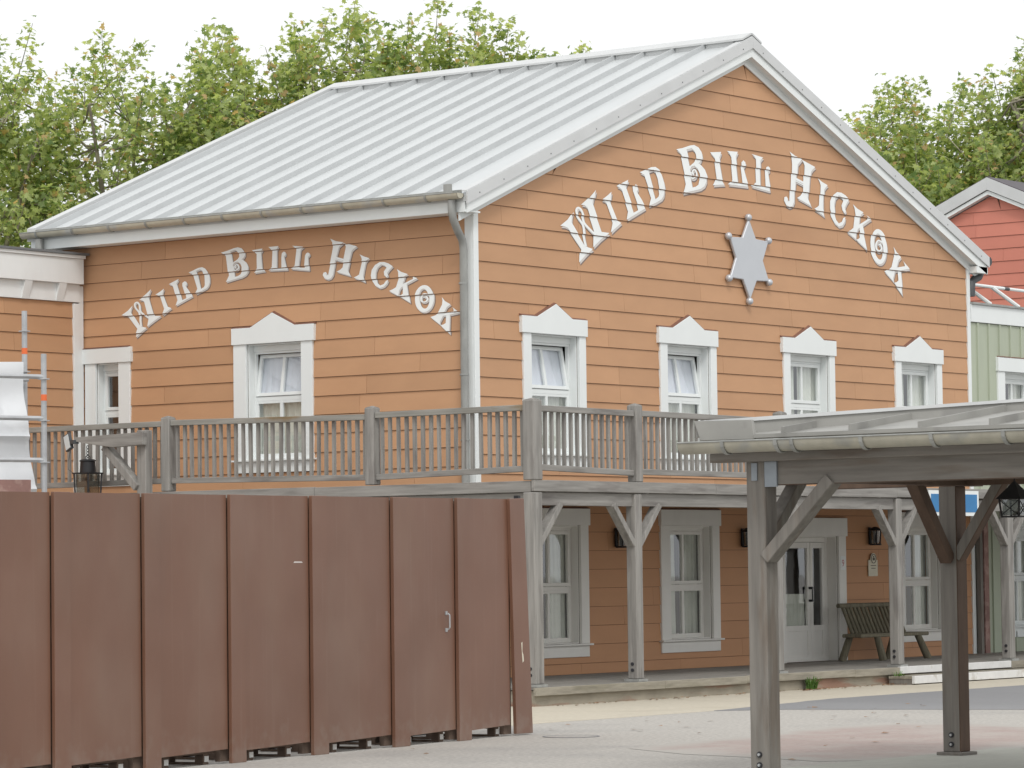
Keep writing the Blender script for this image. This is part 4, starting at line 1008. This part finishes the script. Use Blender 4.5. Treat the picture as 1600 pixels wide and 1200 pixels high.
for z in (.16, 1.32, 2.66):
    mb = MB(FF); sx = .02+.13*z/2.7; mb.box(sx-.045, sx+.01, -.09, -.03, z, z+.13); mb.build('hinge', 'black', fn)
mb = MB(FF); mb.prism([(.205, .86), (.235, .84), (.245, .92), (.262, 1.07), (.235, 1.08), (.240, .97), (.215, .93)], .0425, .044); mb.build('paint_scar', 'plaque', fn)
mb = MB(FF); mb.prism([(4.98, 2.02), (5.16, 2.02), (5.14, 2.035), (5.0, 2.034)], .0005, .002); mb.build('scuff_mark', 'letter_edge', fn)
def pallet(s0, label):
    o = FF(s0, -.6, 0); t = thing('wooden_pallet', tuple(o), label, 'pallet', 'pallets under the hoarding')
    r = random.Random(int(s0*10)); sk = r.uniform(-.03, .03)
    PF = Frame(FF(s0, 0, 0), FF.U, FF.N)
    for k in range(6): mb = MB(PF); mb.box(-.52, .52, -.10-k*.16, -.10-k*.16-.10, .108, .128); mb.build('deck_board', 'pallet', t)
    for k, u in enumerate((-.36, .36)):
        mb = MB(PF); mb.box(u-.05, u+.05, -.10, -1.0, .0, .022); mb.box(u-.05, u+.05, -.10, -1.0, .09, .107); mb.build('stringer', 'pallet', t)
        for dd in (-.10, -.50, -.9):
            mb = MB(PF); mb.box(u-.05, u+.05, dd, dd-.10, .023, .089); mb.build('block', 'pallet', t)
        mb = MB(PF); mb.box(u-.045, u+.03, -.094, -.0985, .028, .086); mb.build('end_label', 'paper', t)
for s0, lb in ((.98, 'pallet under the hoarding end beside its hinged edge'), (2.28, 'pallet under the hoarding panel with the pull handle'), (3.86, 'pallet under the hoarding panel left of the handle panel'),
               (5.5, 'pallet under the hoarding panel with the pale scuff'), (7.05, 'pallet under the second hoarding panel left of the scuff'), (8.55, 'leftmost visible pallet under the hoarding')):
    pallet(s0, lb)
# crumpled white sheet at the foot of the fence
mb = MB(FF); n, m_ = 16, 8; v = []; f = []; r = random.Random(3)
for j in range(m_+1):
    for i in range(n+1):
        v.append(FF(9.5+1.6*i/n, -.1-.5*j/m_, .005+max(0, .12*math.sin(math.pi*i/n)*math.sin(math.pi*j/m_)+r.uniform(-.02, .035))))
for j in range(m_):
    for i in range(n): f.append((j*(n+1)+i, j*(n+1)+i+1, (j+1)*(n+1)+i+1, (j+1)*(n+1)+i))
mb.add(v, f); mb.build('plastic_sheet', 'sheet', origin=tuple(FF(10, -.3, 0)), label='crumpled white plastic lying under the left end of the hoarding', category='plastic sheet')

# ------------------------------------------------------------------ scaffold
sc_ = thing('scaffold', (-14.3, -4.6, 0), 'galvanised scaffold tubes with orange bands rising behind the left end of the hoarding', 'scaffold')
SD = Vector((-.93, .37, 0)).normalized(); SN = Vector((-.37, -.93, 0)).normalized()
S1 = Frame((-14.2, -4.82, 0), SD, SN)
for (u, d, zt, nm) in ((0, 0, 4.42, 0), (0, -1.0, 4.98, 1), (2.6, 0, 4.6, 2), (2.6, -1.0, 4.98, 3)):
    mb = MB(S1)
    if nm == 1: u = -.20
    mb.tube([(u, d, 0), (u, d, zt)], .032, 10)
    t = mb.build('standard', 'tube', sc_, smooth=True)
    for z in ((4.14, 3.67, 3.20) if d == 0 else (4.75, 4.28)):
        mb = MB(S1); mb.lathe((u, d, z), [(.034, -.012), (.068, -.01), (.068, .0), (.034, .002)], 10); mb.build('rosette', 'tube', t)
    z = 3.93 if d == 0 else 4.52
    mb = MB(S1); mb.tube([(u, d, z-.04), (u, d, z+.03)], .034, 10); mb.build('band', 'orangetape', t)
for z in (4.14, 3.67, 3.20):
    for dz, dd, z2 in ((0, .0, .012), (-.045, -.9, -.07)):
        mb = MB(S1); mb.tube([(-.02 if dd == 0 else -.2, dd, z+.02+(0 if dd == 0 else .02)), (2.6, dd, z+.02+z2)], .027, 8); mb.build('ledger', 'tube', sc_, smooth=True)
mb = MB(S1); mb.tube([(-.2, -1.0, 4.33), (2.6, -1.0, 4.40)], .027, 8); mb.build('ledger', 'tube', sc_, smooth=True)
mb = MB(S1); mb.box(.15, 2.6, -.03, -.06, 2.86, 3.00); mb.build('toe_board', 'toeboard', sc_)
mb = MB(S1); n, m_ = 40, 30; v = []; f = []                    # white sheeting
for j in range(m_+1):
    t = j/m_; z = 4.36-1.50*t
    edge = .02-.14*t if t > .3 else .03-.0*t
    lft = -.14 + .28*0 - .0*t
    for i in range(n+1):
        q = i/n; u = (-.15+.22*min(1, max(0, t-.15)*1.0)*0 + .0) + (2.6)*q - (.0)
        u = (.02 - .18*t**1.6*1.0)*(1-q)*1.0 + 2.6*q
        d = -.62 + .05*math.sin(q*14+z*2) + .03*math.sin(z*9+q*5) + .015*math.sin(q*50)
        if abs((q*2.6) % .62-.31) > .29: d += .035
        if abs((z-2.9) % .62-.31) > .29: d += .035
        v.append(S1(u, d, z))
for j in range(m_):
    for i in range(n): f.append((j*(n+1)+i, j*(n+1)+i+1, (j+1)*(n+1)+i+1, (j+1)*(n+1)+i))
mb.add(v, f); mb.build('scaffold_sheeting', 'sheet', origin=(-14.3, -4.3, 3), smooth=True, label='white protective sheeting hung on the scaffold', category='sheeting')

# ------------------------------------------------------------------ foreground shelter
sh = thing('timber_shelter', (-13.7, -16, 0), 'brownish grey timber shelter with metal hipped roof in the right foreground', 'shelter')
def spost(x, y, w, z1, label=None):
    mb = MB(); mb.box(x-w/2, x+w/2, y-w/2, y+w/2, .045, z1)
    p = mb.build('post', 'brownwood_z', sh, bevel=.008)
    mb = MB(); mb.box(x-w/2-.05, x+w/2+.05, y-w/2-.05, y+w/2+.05, .0, .045); mb.build('plinth', 'brownwood_x', p, bevel=.006)
    for z in (.12, .215):
        mb = MB(); mb.tube([(x-w/2-.012, y, z), (x-w/2, y, z)], .028, 12); mb.m = 1; mb.tube([(x-w/2-.024, y, z), (x-w/2-.012, y, z)], .014, 6); mb.build('bolt', ['bolt', 'tube'], p)
    return p
P1 = (-15.69, -15.405); P2 = (-11.75, -15.12)
spost(*P1, .20, 2.90); spost(*P2, .20, 2.70); spost(-15.69, -20.2, .20, 2.9); spost(-11.75, -20.2, .20, 2.7); spost(-15.69, -25.2, .20, 2.9); spost(-11.75, -25.2, .20, 2.7); spost(-15.69, -30.2, .2, 2.9); spost(-11.75, -30.2, .2, 2.7)
SX = -15.78
mb = MB(); mb.box(-15.775, -15.60, -15.51, -40, 2.655, 2.90); mb.build('front_beam', 'brownwood_y', sh, bevel=.006)
mb = MB(); mb.box(-15.80, -15.776, -15.30-.21, -15.64, 2.64, 2.87); mb.build('bracket_plate', 'plate', sh)
mb = MB(); mb.box(-15.803, -15.79, -15.37, -15.43, 2.70, 2.86); mb.build('bracket_plate', 'plate', sh)
mb = MB(); mb.box(-15.90, -15.72, -14.98, -40, 2.872, 2.955); mb.build('fascia_board', 'brownwood_y', sh, bevel=.005)
mb = MB(); mb.box(-11.85, -11.66, -13.7, -40, 2.705, 2.86); mb.build('rear_beam', 'brownwood_y', sh, bevel=.005)
mb = MB(); mb.box(-15.60, -11.5, -15.34, -15.20, 2.70, 2.86); mb.build('cross_beam', 'brownwood_x', sh, bevel=.005)
for y in [-16.6-1.2*k for k in range(19)]: mb = MB(); mb.beam((-15.7, y, 2.93), (-13.7, y, 3.20), .07, .12); mb.beam((-13.7, y, 3.20), (-11.6, y, 2.93), .07, .12); mb.build('rafter', 'brownwood_x', sh)
mb = MB(); mb.beam((SX+.06, -15.49, 1.99), (SX+.06, -16.20, 2.70), .11, .175, up=(1, 0, 0)); mb.build('knee_brace', 'brownwood_z', sh, bevel=.006)
mb = MB(); mb.beam((-15.60, -15.30, 2.02), (-14.85, -15.30, 2.76), .11, .14, up=(0, 1, 0)); mb.build('knee_brace', 'brownwood_z', sh, bevel=.006)
mb = MB(); mb.beam((-11.78, -15.06, 1.98), (-11.78, -14.72, 2.76), .11, .13, up=(1, 0, 0)); mb.build('knee_brace', 'brownwood_z', sh, bevel=.006)
mb = MB(); mb.beam((-11.78, -15.20, 1.98), (-11.78, -15.72, 2.76), .11, .13, up=(1, 0, 0)); mb.build('knee_brace', 'brownwood_z', sh, bevel=.006)
mb = MB(); mb.beam((-11.86, -15.12, 1.96), (-12.52, -15.12, 2.76), .11, .13, up=(0, 1, 0)); mb.build('knee_brace', 'brownwood_z', sh, bevel=.006)
XE, YE, ZE2, T = -16.02, -14.95, 3.105, .125
HX, HY = -13.7, -18.35; ZH = ZE2+T*(HX-XE)
mb = MB()
def slab(ps, th=.05):
    n = len(ps); mb.add(ps+[(x, y, z-th) for x, y, z in ps], [tuple(range(n)), tuple(range(2*n-1, n-1, -1))]+[(i, (i+1) % n, n+(i+1) % n, n+i) for i in range(n)])
slab([(XE, YE, ZE2), (XE, -40, ZE2), (HX, -40, ZH), (HX, HY, ZH)])
slab([(XE, YE, ZE2), (HX, HY, ZH), (-11.38, YE, ZE2)])
slab([(-11.38, YE, ZE2), (HX, HY, ZH), (HX, -40, ZH), (-11.38, -40, ZE2)])
for k, y in enumerate([-15.83-.71*i for i in range(34)]):
    xh = min(HX, XE+(YE-y)*(HX-XE)/(YE-HY))
    xm = XE+.03
    zf = lambda x: ZE2+T*(x-XE)
    mb.hexa([(xm, y-.012, zf(xm)), (xh, y-.012, zf(xh)), (xm, y+.012, zf(xm)), (xh, y+.012, zf(xh)),
             (xm, y-.012, zf(xm)+.062), (xh, y-.012, zf(xh)+.062), (xm, y+.012, zf(xm)+.062), (xh, y+.012, zf(xh)+.062)])
rf2 = mb.build('roof', 'roofmetal2', sh)
mb = MB(); mb.box(XE-.025, XE-.002, -15.56, -40, 3.078, 3.112); mb.build('drip_edge', 'roofmetal2', rf2)
mb = MB()
p0, p1 = Vector((XE, YE+.03, ZE2+.15)), Vector((HX, HY, ZH+.085)); dr = (p1-p0).normalized(); sd = Vector((-dr.y, dr.x, 0)).normalized()
hv = []
for p, hh in ((p0, .035), (p1, .025)):
    for a_ in (-.0, .22):
        for z in (-hh, .0): hv.append(p+sd*a_+Vector((0, 0, z)))
mb.hexa(hv); mb.build('hip_cap', 'flash', rf2)
hv = []
for p, hh in ((p0, .15), (p1, .09)):
    for a_ in (.02, .20):
        for z in (-hh, -.034 if p is p0 else -.024): hv.append(p+sd*a_+Vector((0, 0, z)))
mb = MB(); mb.hexa(hv); mb.build('hip_upstand', 'roofmetal2', rf2)
F3 = Frame((XE, 0, 0), (0, 1, 0), (-1, 0, 0)); mb = MB(F3)
mb.prism([(-14.97, 3.075), (-14.90, 3.255), (-15.53, 3.245), (-15.56, 3.07)], -.03, .012); mb.build('corner_flashing', 'roofmetal2', rf2, bevel=.003)
g = gutter('gutter', sh, Frame((0, 0, 0), (0, -1, 0), (-1, 0, 0)), 14.86, 40, 16.145, 3.045, .100, steps=[15.35, 15.92, 16.09, 16.81, 17.52, 18.23, 18.95], mat='zinc2')
# hanging lantern under the shelter roof
L2 = thing('shelter_lantern', (-13.8, -16.97, 2.35), 'small black lantern with pointed roof hanging inside the timber shelter', 'lantern')
c = (-13.8, -16.97)
mb = MB(); mb.tube([(c[0], c[1], 3.1), (c[0], c[1], 2.66)], .008, 6); mb.build('rod', 'black', L2)
mb = MB(); s = .105
b0 = [(c[0]+a*s*1.25, c[1]+b*s*1.25, 2.515) for a, b in ((-1, -1), (1, -1), (1, 1), (-1, 1))]
mb.add(b0+[(c[0], c[1], 2.69)], [(0, 1, 4), (1, 2, 4), (2, 3, 4), (3, 0, 4), (3, 2, 1, 0)]); mb.build('hood', 'black', L2)
mb = MB()
for a, b in ((-1, -1), (1, -1), (1, 1), (-1, 1)): mb.beam((c[0]+a*s*.85, c[1]+b*s*.85, 2.355), (c[0]+a*s, c[1]+b*s, 2.515), .016, .016)
mb.box(c[0]-s*.9, c[0]+s*.9, c[1]-s*.9, c[1]+s*.9, 2.345, 2.36)
for (a, b, e, f_) in ((-1, -1, -1, 1), (-1, -1, 1, -1)):
    mb.tube([(c[0]+a*s*.9, c[1]+b*s*.9, 2.36), (c[0]+e*s, c[1]+f_*s, 2.51)], .005, 5); mb.tube([(c[0]+e*s*.9, c[1]+f_*s*.9, 2.36), (c[0]+a*s, c[1]+b*s, 2.51)], .005, 5)
mb.build('cage', 'black', L2)
mb = MB(); mb.box(c[0]-s*.8, c[0]+s*.8, c[1]-s*.8, c[1]+s*.8, 2.365, 2.51); mb.build('lantern_glass', 'lampglass', L2)

for o in list(sh.children):                              # faces turned from the light: shade under the roof painted in dark brown
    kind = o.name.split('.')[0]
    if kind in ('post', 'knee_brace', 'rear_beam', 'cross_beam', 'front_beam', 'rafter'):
        o.data.materials.append(M['shade_brown']); xs = [o.data.vertices[i].co.x+o['_w'][0] for i in (0,)]
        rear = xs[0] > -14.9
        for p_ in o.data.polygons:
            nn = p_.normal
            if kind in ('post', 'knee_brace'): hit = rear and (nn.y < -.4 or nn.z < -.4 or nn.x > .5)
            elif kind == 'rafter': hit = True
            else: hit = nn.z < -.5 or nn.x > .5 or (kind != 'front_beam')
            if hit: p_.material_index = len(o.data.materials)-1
# ------------------------------------------------------------------ trees
LEAF2D = np.array([(0, -.10), (.22, -.30), (.30, -.12), (.62, -.10), (.38, .12), (.48, .42), (.18, .34), (0, .80), (-.18, .34), (-.48, .42), (-.38, .12), (-.62, -.10), (-.30, -.12), (-.22, -.30)])
def tree(name, loc, H, zc, rx, rz, nshoot, label, leafs=98, seed=0, lsz=.162, lobes=None, zlow=None):
    rng = np.random.default_rng(seed)
    t = thing(name, loc, label, 'tree', 'plane trees behind the buildings')
    L = Vector(loc); mb = MB()
    def tb(pts, r, n=6): mb.tube([tuple(p) for p in pts], r, n)
    top_ = L+Vector((rng.uniform(-.4, .4), rng.uniform(-.4, .4), zc+rz*.35))
    tr = [L, L+Vector((.1, .05, H*.25)), L+Vector((-.1, .1, H*.45)), top_]
    tb(tr, [.28, .22, .17, .05], 9)
    anchors = []
    for k in range(9):
        a = k*2.4+rng.uniform(-.4, .4); zb = zc-rz*.75+rng.uniform(0, rz*.9); b = L+Vector((0, 0, zb))
        e = L+Vector((math.cos(a)*rx*rng.uniform(.5, .8), math.sin(a)*rx*rng.uniform(.5, .8), min(zb+rz*rng.uniform(.5, 1.0), zc+rz*.8)))
        mid = b.lerp(e, .5)+Vector((0, 0, -.25)); q = [b, b.lerp(mid, .5), mid, mid.lerp(e, .5)+Vector((0, 0, .1)), e]
        tb(q, [.11, .09, .07, .05, .03]); anchors += q[1:]
    anchors += tr[2:]
    AN = np.array([tuple(p) for p in anchors])
    lob = lobes or [(0, 0, 0, 1)]
    V, F = [], []; nv = 0; nl = len(LEAF2D)
    n_ok = 0
    nshoot = int(nshoot*1.75)
    while n_ok < nshoot:
        lb = lob[rng.integers(len(lob))]
        d = rng.normal(size=3); d /= np.linalg.norm(d); r = rng.uniform(.15, 1)**.40
        p = np.array([lb[0]+d[0]*rx*r*lb[3], lb[1]+d[1]*rx*r*lb[3], lb[2]+d[2]*rz*r*lb[3]]) + np.array([L.x, L.y, L.z+zc])
        if p[2] < (zlow or 2.5): continue
        n_ok += 1
        j = np.argmin(((AN-p)**2).sum(1)+rng.uniform(0, .6, len(AN))); a0 = AN[j]
        length = rng.uniform(.5, 1.25) if d[2] < .3 else rng.uniform(.6, 1.45)
        out = np.array([d[0], d[1], 0])*.35; dirv = np.array([0, 0, 1.0])*rng.uniform(.6, 1.2)+out+rng.normal(size=3)*.22; dirv /= np.linalg.norm(dirv)
        tip = p+dirv*length
        base = p-dirv*.25*length
        tb([Vector(a0), Vector((a0+base)/2+np.array([0, 0, -.1])), Vector(base), Vector(tip)], [.032, .024, .017, .006], 4)
        m = int(leafs*rng.uniform(.6, 1.3)*(.6+length*.35))
        tt = rng.uniform(-.15, 1.03, m); spread = .30*(1.2-tt*.75)
        c = base+(tip-base)*tt[:, None]+np.clip(rng.normal(size=(m, 3)), -1.8, 1.8)*spread[:, None]*np.array([1, 1, .8])
        sz = lsz*rng.uniform(.6, 1.25, m)
        nrm = rng.normal(size=(m, 3))*.75+np.array([0, 0, .6])+ (c-np.array([L.x, L.y, L.z+zc]))*.12; nrm /= np.linalg.norm(nrm, axis=1)[:, None]
        ref = rng.normal(size=(m, 3)); ta = np.cross(nrm, ref); ta /= np.linalg.norm(ta, axis=1)[:, None]; tbv = np.cross(nrm, ta)
        pv = c[:, None, :]+sz[:, None, None]*(LEAF2D[None, :, 0, None]*ta[:, None, :]+LEAF2D[None, :, 1, None]*tbv[:, None, :])
        cur = (LEAF2D[:, 0]**2)*-.5
        pv += (sz[:, None]*cur[None, :])[:, :, None]*nrm[:, None, :]
        V.append(pv.reshape(-1, 3)); nv += m
    V = np.concatenate(V)-np.array(loc)[None]
    me = bpy.data.meshes.new('crown'); me.vertices.add(len(V)); me.vertices.foreach_set('co', V.astype(np.float32).ravel())
    me.loops.add(len(V)); me.loops.foreach_set('vertex_index', np.arange(len(V), dtype=np.int32))
    me.polygons.add(nv); me.polygons.foreach_set('loop_start', np.arange(0, len(V), nl, dtype=np.int32))
    me.update(); me.validate(); me.materials.append(M['leaf'])
    o = bpy.data.objects.new('crown', me); scene.collection.objects.link(o); o.parent = t; o['_w'] = tuple(loc)
    mb.build('trunk', 'bark', t, smooth=True)
# loc, height, crown centre z, radius, half-height, shoots
TR = [((18.0, 29.6, 0), 15, 9.1, 3.3, 5.6, 125, 'leafy plane tree at the far left edge behind the white parapet', 41),
      ((20.2, 26.6, 0), 14, 9.1, 2.9, 5.2, 100, 'plane tree above the low end of the metal roof, second from the left', 42),
      ((22.4, 25.0, 0), 14.5, 9.7, 2.5, 5.0, 75, 'thin plane tree with sky showing through, third from the left', 43),
      ((22.4, 23.3, 0), 15, 9.7, 2.3, 5.0, 90, 'plane tree left of the tallest crown behind the metal roof', 44),
      ((23.6, 21.7, 0), 16, 10.3, 2.0, 5.3, 95, 'tallest plane tree, its top touching the upper edge of the photo', 45),
      ((25.0, 19.9, 0), 14.5, 10.2, 1.7, 4.8, 65, 'plane tree right of the tallest crown, pointed top above the ridge', 46),
      ((26.0, 18.2, 0), 14.3, 10.1, 1.7, 4.6, 70, 'rightmost plane tree of the left row, just over the roof ridge', 47),
      ((17.5, 32.5, 0), 14.5, 8.6, 3.0, 5.0, 50, 'plane tree mostly outside the left edge of the photo', 48)]
for loc, H, zc, rx, rz, ns, lb, sd_ in TR: tree('plane_tree', loc, H, zc, rx, rz, ns, lb, seed=sd_)
TR2 = [((43.9, 17.9, 0), 15, 10.0, 3.2, 5.0, 210, 'bushy plane tree right of the gable, its left edge against the sky', 51),
       ((46.2, 15.2, 0), 17, 10.6, 2.9, 5.4, 190, 'taller plane tree at the right edge above the red building', 52),
       ((44.0, 13.0, 0), 15, 10.5, 3.0, 5.0, 60, 'plane tree mostly beyond the right edge of the photo', 53)]
for loc, H, zc, rx, rz, ns, lb, sd_ in TR2: tree('plane_tree', loc, H, zc, rx, rz, ns, lb, seed=sd_, leafs=100)

for o in bpy.data.objects:
    if '_w' in o: del o['_w']
